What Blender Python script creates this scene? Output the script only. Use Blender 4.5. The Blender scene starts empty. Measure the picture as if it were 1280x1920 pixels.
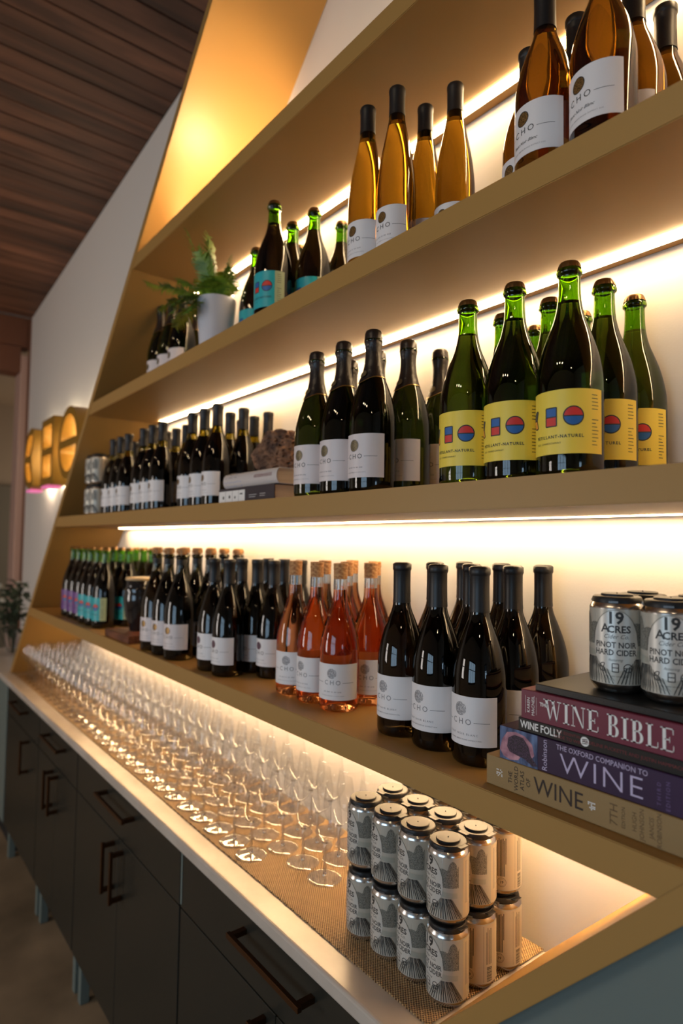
import bpy, bmesh, math, random
from mathutils import Vector, Matrix
from mathutils import noise as mnoise
random.seed(7)
PI = math.pi
SC = bpy.context.scene
COL = SC.collection
Z0 = 0.91                        # worktop height above the floor

# ------------------------------------------------------------------ camera
cam_d = bpy.data.cameras.new('camera')
cam = bpy.data.objects.new('camera', cam_d)
COL.objects.link(cam)
cam_d.sensor_fit = 'VERTICAL'; cam_d.sensor_height = 36; cam_d.sensor_width = 24
cam_d.lens = 1173.18 / 1920 * 36
YAW, PIT, ROL = -0.9071, 0.0481, 0.01435
fw = Vector((math.sin(YAW) * math.cos(PIT), math.cos(YAW) * math.cos(PIT), math.sin(PIT)))
r0 = Vector((math.cos(YAW), -math.sin(YAW), 0)); u0 = r0.cross(fw)
rr = r0 * math.cos(ROL) + u0 * math.sin(ROL); uu = -r0 * math.sin(ROL) + u0 * math.cos(ROL)
M = Matrix((rr, uu, -fw)).transposed().to_4x4()
M.translation = Vector((0.5816, -0.6936, 0.7138 + Z0))
cam.matrix_world = M
cam_d.clip_start = 0.02
cam_d.dof.use_dof = True
cam_d.dof.focus_distance = 0.97
cam_d.dof.aperture_fstop = 2.9
SC.camera = cam

# ------------------------------------------------------------------ world, light, exposure
SC.view_settings.view_transform = 'Standard'
SC.view_settings.look = 'None'
SC.view_settings.exposure = 0.0
SC.view_settings.gamma = 1.0
SC.view_settings.use_curve_mapping = False
SC.render.engine = 'CYCLES'
cy = SC.cycles
cy.use_denoising = True
cy.max_bounces = 16; cy.diffuse_bounces = 4; cy.glossy_bounces = 5
cy.transmission_bounces = 14; cy.transparent_max_bounces = 40
cy.sample_clamp_indirect = 3.0; cy.sample_clamp_direct = 0
cy.blur_glossy = 0.5
cy.use_adaptive_sampling = True; cy.adaptive_threshold = 0.02
LED_E = 37.0                      # strip emission
LED_C = (1.0, 0.70, 0.38)
WIN_E = 42.0                      # window daylight, watts
WIN_C = (0.53, 0.77, 1.0)
wd = bpy.data.worlds.new('world'); SC.world = wd; wd.use_nodes = True
wd.node_tree.nodes['Background'].inputs[0].default_value = (0.35, 0.45, 0.6, 1)
wd.node_tree.nodes['Background'].inputs[1].default_value = 0.25

def area_light(name, loc, target, sx, sy, watts, colr):
    l = bpy.data.lights.new(name, 'AREA'); l.shape = 'RECTANGLE'; l.size = sx; l.size_y = sy
    l.energy = watts; l.color = colr
    o = bpy.data.objects.new(name, l); COL.objects.link(o); o.location = loc
    o.rotation_euler = (Vector(target) - Vector(loc)).to_track_quat('-Z', 'Z').to_euler()
    return o
area_light('window_daylight', (0.45, -3.62, 1.55), (0.45, 0, 1.55), 1.9, 1.5, WIN_E, WIN_C)
area_light('window_daylight', (3.72, -1.55, 1.55), (0, -1.55, 1.55), 0.7, 1.5, WIN_E * 0.4, WIN_C)
area_light('window_daylight', (-2.6, -3.62, 1.55), (-2.6, 0, 1.3), 1.0, 1.5, WIN_E * 1.25, (1.0, 0.90, 0.82))
area_light('window_daylight', (-6.9, 2.2, 1.8), (-6.9, 0.0, 1.4), 1.2, 1.2, 14, (1.0, 0.86, 0.7))  # warm area lamp inside the far room; no window is built there

for k, dx in enumerate((-1.9, -0.45, -0.1, 0.25, 1.6)):
    l = bpy.data.lights.new('track_spot', 'SPOT'); l.energy = 7; l.color = (1.0, 0.74, 0.46); l.spot_size = math.radians(95); l.spot_blend = 0.6; l.shadow_soft_size = 0.035
    o = bpy.data.objects.new('track_spot', l); COL.objects.link(o); o.location = (dx, -1.9, Z0 + 2.25)
    o.rotation_euler = (Vector((dx - 0.4, -0.2, Z0)) - o.location).to_track_quat('-Z', 'Z').to_euler()

# ------------------------------------------------------------------ materials
def srgb(r, g, b):
    f = lambda c: (c / 255 / 12.92) if c / 255 <= 0.04045 else ((c / 255 + 0.055) / 1.055) ** 2.4
    return (f(r), f(g), f(b), 1)

def mat(name, col, rough=0.5, metal=0.0, trans=0.0, ior=1.5, spec=None, coat=0.0, emis=None, estr=0.0, bump=None, sheen=0):
    m = bpy.data.materials.new(name); m.use_nodes = True
    nt = m.node_tree; b = nt.nodes['Principled BSDF']
    b.inputs['Base Color'].default_value = col
    b.inputs['Roughness'].default_value = rough
    b.inputs['Metallic'].default_value = metal
    b.inputs['Transmission Weight'].default_value = trans
    b.inputs['IOR'].default_value = ior
    b.inputs['Coat Weight'].default_value = coat
    if spec is not None: b.inputs['Specular IOR Level'].default_value = spec
    if emis:
        b.inputs['Emission Color'].default_value = emis; b.inputs['Emission Strength'].default_value = estr
    if bump:
        sc_, st, det = bump
        tc = nt.nodes.new('ShaderNodeTexCoord'); n = nt.nodes.new('ShaderNodeTexNoise')
        n.inputs['Scale'].default_value = sc_; n.inputs['Detail'].default_value = det
        bp = nt.nodes.new('ShaderNodeBump'); bp.inputs['Strength'].default_value = st; bp.inputs['Distance'].default_value = 0.002
        nt.links.new(tc.outputs['Object'], n.inputs['Vector']); nt.links.new(n.outputs['Fac'], bp.inputs['Height'])
        nt.links.new(bp.outputs['Normal'], b.inputs['Normal'])
    return m

def vary(m, scale, c1, c2, stretch=(1, 1, 1), detail=4, rand=0.0):
    nt = m.node_tree; b = nt.nodes['Principled BSDF']
    tc = nt.nodes.new('ShaderNodeTexCoord'); mp = nt.nodes.new('ShaderNodeMapping'); n = nt.nodes.new('ShaderNodeTexNoise')
    r = nt.nodes.new('ShaderNodeValToRGB')
    mp.inputs['Scale'].default_value = stretch
    n.inputs['Scale'].default_value = scale; n.inputs['Detail'].default_value = detail
    r.color_ramp.elements[0].position = 0.35; r.color_ramp.elements[1].position = 0.68
    r.color_ramp.elements[0].color = c1; r.color_ramp.elements[1].color = c2
    nt.links.new(tc.outputs['Object'], mp.inputs['Vector'])
    if rand:
        oi = nt.nodes.new('ShaderNodeObjectInfo'); ml = nt.nodes.new('ShaderNodeVectorMath'); ml.operation = 'ADD'
        cb = nt.nodes.new('ShaderNodeCombineXYZ'); mu = nt.nodes.new('ShaderNodeMath'); mu.operation = 'MULTIPLY'; mu.inputs[1].default_value = 37.0
        nt.links.new(oi.outputs['Random'], mu.inputs[0]); nt.links.new(mu.outputs[0], cb.inputs[0]); nt.links.new(mu.outputs[0], cb.inputs[1])
        nt.links.new(mp.outputs[0], ml.inputs[0]); nt.links.new(cb.outputs[0], ml.inputs[1]); nt.links.new(ml.outputs[0], n.inputs['Vector'])
        hsv = nt.nodes.new('ShaderNodeHueSaturation'); mr = nt.nodes.new('ShaderNodeMapRange')
        mr.inputs['To Min'].default_value = 1 - rand; mr.inputs['To Max'].default_value = 1 + rand
        nt.links.new(oi.outputs['Random'], mr.inputs['Value']); nt.links.new(mr.outputs[0], hsv.inputs['Value'])
        nt.links.new(n.outputs['Fac'], r.inputs['Fac']); nt.links.new(r.outputs['Color'], hsv.inputs['Color'])
        nt.links.new(hsv.outputs['Color'], b.inputs['Base Color'])
    else:
        nt.links.new(mp.outputs[0], n.inputs['Vector'])
        nt.links.new(n.outputs['Fac'], r.inputs['Fac']); nt.links.new(r.outputs['Color'], b.inputs['Base Color'])
    return m

def bottle_glass(name, above, below, fill, rough=0.0):
    """bottle glass; the wine inside it tints everything under the fill line"""
    m = mat(name, (1, 1, 1, 1), rough, trans=1.0, ior=1.5)
    nt = m.node_tree; b = nt.nodes['Principled BSDF']
    tc = nt.nodes.new('ShaderNodeTexCoord'); sp = nt.nodes.new('ShaderNodeSeparateXYZ')
    gt = nt.nodes.new('ShaderNodeMapRange'); gt.inputs['From Min'].default_value = fill - 0.0004; gt.inputs['From Max'].default_value = fill + 0.0004
    mx = nt.nodes.new('ShaderNodeMix'); mx.data_type = 'RGBA'
    mx.inputs[6].default_value = (*below, 1); mx.inputs[7].default_value = (*above, 1)
    nt.links.new(tc.outputs['Object'], sp.inputs[0]); nt.links.new(sp.outputs['Z'], gt.inputs['Value'])
    nt.links.new(gt.outputs[0], mx.inputs[0]); nt.links.new(mx.outputs[2], b.inputs['Base Color'])
    return m

def thin_glass(name, lo, hi, ro):
    m = bpy.data.materials.new(name); m.use_nodes = True; nt = m.node_tree; nt.nodes.clear()
    o = nt.nodes.new('ShaderNodeOutputMaterial'); t = nt.nodes.new('ShaderNodeBsdfTransparent'); g = nt.nodes.new('ShaderNodeBsdfGlossy')
    t.inputs[0].default_value = (0.995, 0.995, 0.99, 1); g.inputs['Roughness'].default_value = ro
    f = nt.nodes.new('ShaderNodeLayerWeight'); f.inputs[0].default_value = 0.12
    mp = nt.nodes.new('ShaderNodeMapRange'); mp.inputs['To Min'].default_value = lo; mp.inputs['To Max'].default_value = hi; mp.inputs['From Max'].default_value = 1.0
    mx = nt.nodes.new('ShaderNodeMixShader')
    nt.links.new(f.outputs['Facing'], mp.inputs['Value']); nt.links.new(mp.outputs[0], mx.inputs[0])
    nt.links.new(t.outputs[0], mx.inputs[1]); nt.links.new(g.outputs[0], mx.inputs[2]); nt.links.new(mx.outputs[0], o.inputs[0])
    return m

def emit(name, c, s):
    m = bpy.data.materials.new(name); m.use_nodes = True; nt = m.node_tree; nt.nodes.clear()
    o = nt.nodes.new('ShaderNodeOutputMaterial'); e = nt.nodes.new('ShaderNodeEmission')
    e.inputs[0].default_value = (*c, 1); e.inputs[1].default_value = s
    nt.links.new(e.outputs[0], o.inputs[0]); return m

SHELF = mat('shelf_paint', (0.39, 0.218, 0.062, 1), 0.40, spec=0.35, bump=(900, 0.08, 2))
WALLP = mat('wall_paint', (0.76, 0.70, 0.63, 1), 0.85, bump=(260, 0.10, 3))
QUARTZ = vary(mat('quartz', (0.8, 0.77, 0.72, 1), 0.28), 9, (0.50, 0.43, 0.36, 1), (0.58, 0.51, 0.44, 1))
TEAL = mat('teal_paint', srgb(108, 120, 116), 0.42)
DOORM = mat('cabinet_door_paint', (0.020, 0.021, 0.017, 1), 0.30)
DARKM = mat('toe_dark', (0.01, 0.011, 0.012, 1), 0.6)
BRONZE = mat('handle_bronze', srgb(96, 66, 42), 0.32, metal=0.9)
LED = emit('led_strip', LED_C, LED_E)
LEDD = emit('led_strip_counter', (1.0, 0.66, 0.34), LED_E * 2.85)
LEDC = emit('led_strip_middle', LED_C, LED_E * 1.15)
LEDT = emit('led_strip_top', LED_C, LED_E * 1.3)
ALU = mat('led_profile', (0.75, 0.6, 0.4, 1), 0.4)
PLANK = vary(mat('ceiling_plank', (0.1, 0.05, 0.03, 1), 0.6), 5.0, (0.062, 0.025, 0.013, 1), (0.19, 0.080, 0.042, 1), (3.0, 0.35, 3.0), 6, 0.35)
CEILB = mat('ceiling_gap', (0.012, 0.007, 0.005, 1), 0.9)
FLOORM = vary(mat('concrete_floor', (0.2, 0.14, 0.09, 1), 0.5), 2.2, (0.16, 0.115, 0.07, 1), (0.38, 0.27, 0.165, 1), detail=8)
TRIM = mat('trim_wood', srgb(196, 158, 140), 0.5)
BEAMM = mat('beam_wood', srgb(110, 66, 42), 0.6)
FARW = mat('far_wall', srgb(196, 170, 140), 0.9)
CURT = mat('far_panel', srgb(140, 128, 108), 0.9)
MATM = None
INK = mat('ink', (0.03, 0.03, 0.03, 1), 0.5)
INKG = mat('ink_grey', (0.22, 0.21, 0.22, 1), 0.5)
PAPER = mat('label_paper', (0.80, 0.77, 0.77, 1), 0.45)
PAPERP = mat('label_paper_pink', (0.74, 0.66, 0.65, 1), 0.4)
YEL = mat('label_yellow', srgb(246, 216, 78), 0.4)
TEALL = mat('label_teal', srgb(40, 170, 178), 0.4)
PURP = mat('label_purple', srgb(112, 70, 140), 0.4)
PALEG = mat('label_back', srgb(165, 180, 140), 0.5)
RED = mat('ink_red', srgb(214, 52, 44), 0.45)
BLUE = mat('ink_blue', srgb(34, 98, 168), 0.45)
SLATE = mat('ink_slate', srgb(62, 70, 84), 0.45)
ORNG = mat('ink_orange', srgb(240, 160, 60), 0.45)
EMBG = vary(mat('emblem_gold', srgb(150, 112, 60), 0.35, metal=0.6), 900, srgb(40, 28, 14), srgb(190, 150, 90))
EMBB = vary(mat('emblem_bronze', srgb(110, 100, 70), 0.4, metal=0.4), 900, srgb(50, 44, 34), srgb(150, 135, 100))
CAPS = mat('capsule_black', (0.012, 0.011, 0.012, 1), 0.42, spec=0.4)
FOIL = mat('foil_black', (0.018, 0.012, 0.011, 1), 0.3, bump=(160, 0.5, 3))
GOLDL = mat('foil_gold_line', (0.5, 0.34, 0.12, 1), 0.3, metal=0.9)
CROWN = mat('crown_cap', srgb(128, 96, 58), 0.35, metal=0.85)
CORK = vary(mat('cork', srgb(190, 140, 90), 0.8), 160, srgb(160, 105, 62), srgb(205, 158, 106), (1, 1, 1.6))
WIRE = mat('wire', (0.25, 0.2, 0.15, 1), 0.35, metal=0.9)
G_GREEN = bottle_glass('glass_green', (0.28, 0.54, 0.03), (0.06, 0.10, 0.006), 0.243)
G_TEAL = bottle_glass('glass_green_red_wine', (0.26, 0.54, 0.03), (0.010, 0.006, 0.002), 0.243)
G_FOIL = bottle_glass('glass_sparkling', (0.12, 0.22, 0.02), (0.016, 0.028, 0.003), 0.25)
G_BLK = bottle_glass('glass_black', (0.10, 0.09, 0.02), (0.012, 0.008, 0.003), 0.235)
G_DRK = bottle_glass('glass_dark', (0.60, 0.50, 0.02), (0.010, 0.007, 0.003), 0.205)
G_HOCK = bottle_glass('glass_amber', (0.66, 0.46, 0.05), (0.30, 0.135, 0.008), 0.262)
G_AMB = bottle_glass('glass_antique', (0.66, 0.42, 0.05), (0.24, 0.092, 0.006), 0.222)
G_ROSE = bottle_glass('glass_rose', (0.95, 0.95, 0.93), (0.95, 0.40, 0.15), 0.238)
G_CLEAR = mat('crystal', (1, 1, 1, 1), 0.0, trans=1.0, ior=1.45)
G_THIN = thin_glass('crystal_bowl', 0.045, 0.55, 0.03)
G_FOOT = thin_glass('crystal_foot', 0.14, 0.9, 0.10)
CANAL = mat('can_aluminium', (0.72, 0.70, 0.68, 1), 0.22, metal=1.0)
CANLB = mat('can_print_base', (0.50, 0.47, 0.40, 1), 0.34, metal=0.15)
CANOV = mat('can_print_oval', (0.62, 0.60, 0.55, 1), 0.32, metal=0.2)
CANBK = mat('can_print_back', (0.62, 0.52, 0.38, 1), 0.32, metal=0.3)
CANTR = vary(mat('can_print_tree', (0.1, 0.1, 0.1, 1), 0.35), 1100, (0.05, 0.05, 0.045, 1), (0.34, 0.33, 0.28, 1), detail=1)
CARR = mat('carrier_plastic', (0.012, 0.012, 0.013, 1), 0.42, spec=0.3)

# ------------------------------------------------------------------ mesh helpers
def mk(name, verts, faces, mats, mi=None, smooth=False, angle=35):
    me = bpy.data.meshes.new(name)
    me.from_pydata([tuple(v) for v in verts], [], faces)
    for m in (mats if isinstance(mats, (list, tuple)) else [mats]): me.materials.append(m)
    if mi: me.polygons.foreach_set('material_index', mi)
    if smooth:
        me.polygons.foreach_set('use_smooth', [True] * len(me.polygons))
        me.set_sharp_from_angle(angle=math.radians(angle))
    me.update(); return me

def link(name, me, parent=None, loc=(0, 0, 0), rot=(0, 0, 0)):
    o = bpy.data.objects.new(name, me); COL.objects.link(o)
    o.location = loc; o.rotation_euler = rot
    if parent is not None: o.parent = parent
    return o

def thing(name, label, cat, loc=(0, 0, 0), rz=0, group=None):
    o = bpy.data.objects.new(name, None); COL.objects.link(o); o.empty_display_size = 0.02
    o.location = loc; o.rotation_euler = (0, 0, rz); o['label'] = label; o['category'] = cat
    if group: o['group'] = group
    return o
def tag(o, label, cat, group=None):
    o['label'] = label; o['category'] = cat
    if group: o['group'] = group
    return o
def struct(o): o['kind'] = 'structure'; return o

def bevbox(name, x0, x1, y0, y1, z0, z1, m, bev=0.0, seg=1):
    bm = bmesh.new()
    vs = [bm.verts.new((x, y, z)) for x in (x0, x1) for y in (y0, y1) for z in (z0, z1)]
    for f in ((0, 1, 3, 2), (4, 6, 7, 5), (0, 4, 5, 1), (2, 3, 7, 6), (0, 2, 6, 4), (1, 5, 7, 3)): bm.faces.new([vs[i] for i in f])
    if bev: bmesh.ops.bevel(bm, geom=bm.edges[:], offset=bev, segments=seg, affect='EDGES', profile=0.5)
    bmesh.ops.recalc_face_normals(bm, faces=bm.faces[:])
    me = bpy.data.meshes.new(name); bm.to_mesh(me); bm.free(); me.materials.append(m)
    return me

def prism(name, poly, axis, a0, a1, m, bev=0.0):
    """poly: 2-D outline; axis 'y' -> poly in xz, axis 'x' -> poly in yz, axis 'z' -> xy"""
    bm = bmesh.new()
    P3 = {'y': lambda p, a: (p[0], a, p[1]), 'x': lambda p, a: (a, p[0], p[1]), 'z': lambda p, a: (p[0], p[1], a)}[axis]
    A = [bm.verts.new(P3(p, a0)) for p in poly]; B = [bm.verts.new(P3(p, a1)) for p in poly]
    bm.faces.new(A); bm.faces.new(B[::-1]); n = len(poly)
    for i in range(n): bm.faces.new([A[i], B[i], B[(i + 1) % n], A[(i + 1) % n]][::-1])
    if bev: bmesh.ops.bevel(bm, geom=bm.edges[:], offset=bev, segments=2, affect='EDGES')
    bmesh.ops.recalc_face_normals(bm, faces=bm.faces[:])
    me = bpy.data.meshes.new(name); bm.to_mesh(me); bm.free(); me.materials.append(m); return me

def lathe(name, prof, m, seg=40, smooth=True, angle=40, closed_axis=True):
    V, F = [], []
    ring = []
    for r, z in prof:
        if r < 1e-6: ring.append([len(V)]); V.append((0, 0, z))
        else:
            ring.append(list(range(len(V), len(V) + seg)))
            V += [(r * math.cos(2 * PI * k / seg), r * math.sin(2 * PI * k / seg), z) for k in range(seg)]
    for a, b in zip(ring, ring[1:]):
        for k in range(seg):
            k2 = (k + 1) % seg
            if len(a) == 1 and len(b) == 1: continue
            if len(a) == 1: F.append((a[0], b[k2], b[k]))
            elif len(b) == 1: F.append((a[k], a[k2], b[0]))
            else: F.append((a[k], a[k2], b[k2], b[k]))
    return mk(name, V, F, m, smooth=smooth, angle=angle)

def join(name, meshes, mats=None):
    """join plain meshes (list of (mesh, Matrix)) into one"""
    V, F, MI, ML, SM = [], [], [], [], []
    for me, mt in meshes:
        o = len(V); V += [mt @ v.co for v in me.vertices]
        ids = []
        for m in me.materials:
            if m not in ML: ML.append(m)
            ids.append(ML.index(m))
        for p in me.polygons:
            F.append([o + i for i in p.vertices]); MI.append(ids[p.material_index]); SM.append(p.use_smooth)
    r = mk(name, V, F, ML, MI); r.polygons.foreach_set('use_smooth', SM)
    if any(SM): r.set_sharp_from_angle(angle=math.radians(35))
    return r

# flat prints: lists of (verts2d, faces, material), mapped to a plane or round a cylinder
_tc = {}
def text2d(s, size, x=0, y=0, m=None, bold=0.0, spacing=1.0, align='CENTER', shear=0.0, rot=0.0, sx=1.0):
    k = (s, bold, spacing, align, shear)
    if k not in _tc:
        c = bpy.data.curves.new('t', 'FONT'); c.body = s; c.size = 1; c.align_x = align; c.align_y = 'CENTER'
        c.space_character = spacing; c.offset = bold; c.shear = shear; c.resolution_u = 2; c.fill_mode = 'FRONT'
        o = bpy.data.objects.new('t', c); COL.objects.link(o)
        dg = bpy.context.evaluated_depsgraph_get(); dg.update()
        me = o.evaluated_get(dg).to_mesh()
        _tc[k] = ([(v.co.x, v.co.y) for v in me.vertices], [tuple(p.vertices) for p in me.polygons])
        o.evaluated_get(dg).to_mesh_clear(); bpy.data.objects.remove(o); bpy.data.curves.remove(c)
    V, F = _tc[k]; ca, sa = math.cos(rot), math.sin(rot)
    return ([(x + (a * sx * ca - b * sa) * size, y + (a * sx * sa + b * ca) * size) for a, b in V], F, m or INK)
def rect(x0, y0, x1, y1, m, n=1):
    V, F = [], []
    for i in range(n + 1):
        x = x0 + (x1 - x0) * i / n; V += [(x, y0), (x, y1)]
        if i: F.append((2 * i - 2, 2 * i, 2 * i + 1, 2 * i - 1))
    return (V, F, m)
def vrect(x0, y0, x1, y1, m): return rect(x0, y0, x1, y1, m)
def ringp(cx, cy, r, w, m, n=28, a0=0, a1=2 * PI):
    V, F = [], []
    for i in range(n + 1):
        a = a0 + (a1 - a0) * i / n
        V += [(cx + (r - w / 2) * math.cos(a), cy + (r - w / 2) * math.sin(a)), (cx + (r + w / 2) * math.cos(a), cy + (r + w / 2) * math.sin(a))]
        if i: F.append((2 * i - 2, 2 * i - 1, 2 * i + 1, 2 * i))
    return (V, F, m)
def fan(cx, cy, r, m, n=28, a0=0, a1=2 * PI):
    return ([(cx, cy)] + [(cx + r * math.cos(a0 + (a1 - a0) * i / n), cy + r * math.sin(a0 + (a1 - a0) * i / n)) for i in range(n + 1)], [(0, i, i + 1) for i in range(1, n + 1)], m)
def seg2(p, q, w, m, n=1):
    dx, dy = q[0] - p[0], q[1] - p[1]; L = math.hypot(dx, dy) or 1; nx, ny = -dy / L * w / 2, dx / L * w / 2
    V, F = [], []
    for i in range(n + 1):
        t = i / n; x, y = p[0] + dx * t, p[1] + dy * t
        V += [(x - nx, y - ny), (x + nx, y + ny)]
        if i: F.append((2 * i - 2, 2 * i, 2 * i + 1, 2 * i - 1))
    return (V, F, m)
def poly2(pts, m): return (list(pts), [tuple(range(len(pts)))], m)
def cols(u0, u1, n, fb, ft, m):
    V, F = [], []
    for i in range(n + 1):
        u = u0 + (u1 - u0) * i / n; V += [(u, fb(u)), (u, ft(u))]
        if i: F.append((2 * i - 2, 2 * i, 2 * i + 1, 2 * i - 1))
    return (V, F, m)

def refine(v, f, lim):
    """cut flat print into pieces narrow enough to wrap round a cylinder"""
    V = list(v); out = []; mid = {}
    st = []
    for q in f:
        for i in range(1, len(q) - 1): st.append((q[0], q[i], q[i + 1]))
    while st:
        a, b, c = st.pop()
        w = max(V[a][0], V[b][0], V[c][0]) - min(V[a][0], V[b][0], V[c][0])
        if w <= lim: out.append((a, b, c)); continue
        e = max(((abs(V[p][0] - V[q][0]), p, q, o) for p, q, o in ((a, b, c), (b, c, a), (c, a, b))))
        _, p, q, o = e; k = (min(p, q), max(p, q))
        if k not in mid: mid[k] = len(V); V.append(((V[p][0] + V[q][0]) / 2, (V[p][1] + V[q][1]) / 2))
        m = mid[k]; st += [(p, m, o), (m, q, o)]
    return V, out
def earclip(v, f):
    from mathutils.geometry import tessellate_polygon
    o = []
    for q in f:
        if len(q) <= 4: o.append(q)
        else:
            o += [tuple(q[i] for i in t) for t in tessellate_polygon([[Vector((v[i][0], v[i][1], 0)) for i in q]])]
    return o
def shape_mesh(name, shapes, fmap, lim=None):
    if getattr(fmap, 'lim', None): lim = fmap.lim
    shapes = [(v, earclip(v, f), m) for v, f, m in shapes]
    if lim: shapes = [(*refine(v, f, lim), m) for v, f, m in shapes]
    V, F, MI, ML = [], [], [], []
    k = -1; last = None
    for v, f, m in shapes:
        if m is not last: k += 1; last = m
        o = len(V); V += [fmap(x, y, k) for x, y in v]
        if m not in ML: ML.append(m)
        F += [tuple(o + i for i in q) for q in f]; MI += [ML.index(m)] * len(f)
    return mk(name, V, F, ML, MI)
def on_cyl(r, z0=0.0, off=0.0003, step=1.2e-5):
    def f(u, v, k):
        a = u / r; R = r + off + step * k
        return (R * math.sin(a), -R * math.cos(a), z0 + v)
    f.lim = 0.0018
    return f
def on_front(x0=0.0, z0=0.0, y=0.0, off=0.0003, step=4e-6):
    return lambda u, v, k: (x0 + u, y - off - step * k, z0 + v)

def dashes(x0, x1, y, h, m, seed=1):
    """a line of print too small to read: short marks with word gaps"""
    q = random.Random(seed); S = []; x = x0
    while x < x1:
        w = q.uniform(0.5, 0.9) * h; hh_ = h * q.uniform(0.75, 1.0)
        S.append(rect(x, y - hh_ / 2, x + w * 0.45, y + hh_ / 2, m)); x += w + (h * 0.9 if q.random() < 0.16 else 0.1 * h)
    return S
def glyphs(cx, cy, s, w, kind='line'):
    """the three house symbols: notched round C, barred box H, barred ring O; s = half height"""
    S = []; g = s * (2.35 if kind == 'col' else 2.9)
    o = cx - g; ar = [(o + s * math.cos(a) * 0.9, cy + s * math.sin(a)) for a in [math.radians(d) for d in range(65, 296, 23)]]
    tip = (o + s * 0.05, cy)
    if kind == 'col':
        top = [tip] + ar[:6] ; bot = [tip] + ar[5:]
        S += [poly2(top, SLATE), poly2(bot, ORNG)]
    pts = ar + [tip]
    for p, q in zip(pts, pts[1:] + pts[:1]): S.append(seg2(p, q, w, INK))
    S.append(seg2((o - s * 0.9, cy), tip, w, INK))
    h = s * (0.62 if kind == 'col' else 0.72)
    if kind == 'col':
        S += [rect(cx - h, cy, cx + h, cy + s, BLUE, 2), rect(cx - h, cy - s, cx + h, cy, RED, 2)]
    for p, q in (((cx - h, cy - s), (cx + h, cy - s)), ((cx - h, cy + s), (cx + h, cy + s)), ((cx - h, cy), (cx + h, cy)), ((cx - h, cy - s), (cx - h, cy + s)), ((cx + h, cy - s), (cx + h, cy + s))):
        S.append(seg2(p, q, w, INK, 2))
    e = cx + g
    if kind == 'col': S += [fan(e, cy, s, RED, 16, 0, PI), fan(e, cy, s, BLUE, 16, PI, 2 * PI)]
    S += [ringp(e, cy, s, w, INK), seg2((e - s, cy), (e + s, cy), w, INK, 3)]
    return S

# ------------------------------------------------------------------ dimensions of the fitted unit (z from the worktop)
ZA, ZB, ZC, ZD, T = 1.6434, 1.2245, 0.8041, 0.3798, 0.0421
XL0, ML_ = -3.0963, 1.0332
XR0, MR_ = -0.0841, 0.9922
D = 0.30
xl = lambda z: XL0 + ML_ * z
xr = lambda z: XR0 + MR_ * z
ceil_z = lambda x: 2.35 + 0.081 * (x + 4.355)

# ------------------------------------------------------------------ room shell
fl = struct(link('floor', bevbox('floor', -8.2, 3.9, -3.9, 3.2, -0.1, 0.0, FLOORM)))
pb = [(-4.46, 0.0), (3.9, 0.0), (3.9, Z0 + ceil_z(3.9)), (-4.46, Z0 + ceil_z(-4.46))]
struct(link('wall_back', prism('wall_back', pb, 'y', D, D + 0.12, WALLP)))
# front wall with three window openings
def wall_with_holes(name, x0, x1, ztop0, ztop1, holes, y0, y1):
    bm = bmesh.new(); bm.free()
    parts = []; xs = sorted({x0, x1, *[h[0] for h in holes], *[h[1] for h in holes]})
    for a, b in zip(xs, xs[1:]):
        h = next((h for h in holes if h[0] <= a and b <= h[1]), None)
        ta = ztop0 + (ztop1 - ztop0) * (a - x0) / (x1 - x0); tb = ztop0 + (ztop1 - ztop0) * (b - x0) / (x1 - x0)
        if h:
            parts.append((prism('p', [(a, 0), (b, 0), (b, h[2]), (a, h[2])], 'y', y0, y1, WALLP), Matrix()))
            parts.append((prism('p', [(a, h[3]), (b, h[3]), (b, tb), (a, ta)], 'y', y0, y1, WALLP), Matrix()))
        else: parts.append((prism('p', [(a, 0), (b, 0), (b, tb), (a, ta)], 'y', y0, y1, WALLP), Matrix()))
    return join(name, parts)
WZ0, WZ1 = 0.8, 2.3
struct(link('wall_front', wall_with_holes('wall_front', -4.46, 3.9, Z0 + ceil_z(-4.46), Z0 + ceil_z(3.9), [(-3.1, -2.1, WZ0, WZ1), (-0.5, 1.4, WZ0, WZ1)], -3.72, -3.6)))
wr = wall_with_holes('wall_right', -3.6, 0.3, Z0 + ceil_z(3.7), Z0 + ceil_z(3.7), [(-1.9, -1.2, WZ0, WZ1)], 0, 0.12)
wr.transform(Matrix.Translation((3.82, 0, 0)) @ Matrix.Rotation(PI / 2, 4, 'Z'))
struct(link('wall_right', wr))
FR = mat('window_frame_paint', (0.03, 0.03, 0.03, 1), 0.4)
def window(n, cx, w, y, rot=0):
    t = bpy.data.objects.new('window_%d' % n, None); COL.objects.link(t); t['kind'] = 'structure'
    if rot: t.location = (3.68, cx, 0); t.rotation_euler = (0, 0, PI / 2)
    else: t.location = (cx, y, 0)
    h = w / 2
    for x in (-h, h - 0.06): link('window_frame', bevbox('f', x, x + 0.06, -0.03, 0.03, WZ0, WZ1, FR), t)
    for z in (WZ0, WZ1 - 0.06): link('window_frame', bevbox('f', -h, h, -0.03, 0.03, z, z + 0.06, FR), t)
    k = max(1, round(w / 0.55))
    for i in range(1, k): link('mullion', bevbox('f', -h + w * i / k - 0.025, -h + w * i / k + 0.025, -0.025, 0.025, WZ0, WZ1, FR), t)
    link('mullion', bevbox('f', -h, h, -0.025, 0.025, 1.82, 1.86, FR), t)
window(1, 0.45, 1.9, -3.56)
window(2, -2.6, 1.0, -3.56)
window(3, -1.55, 0.7, 0, 1)
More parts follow.
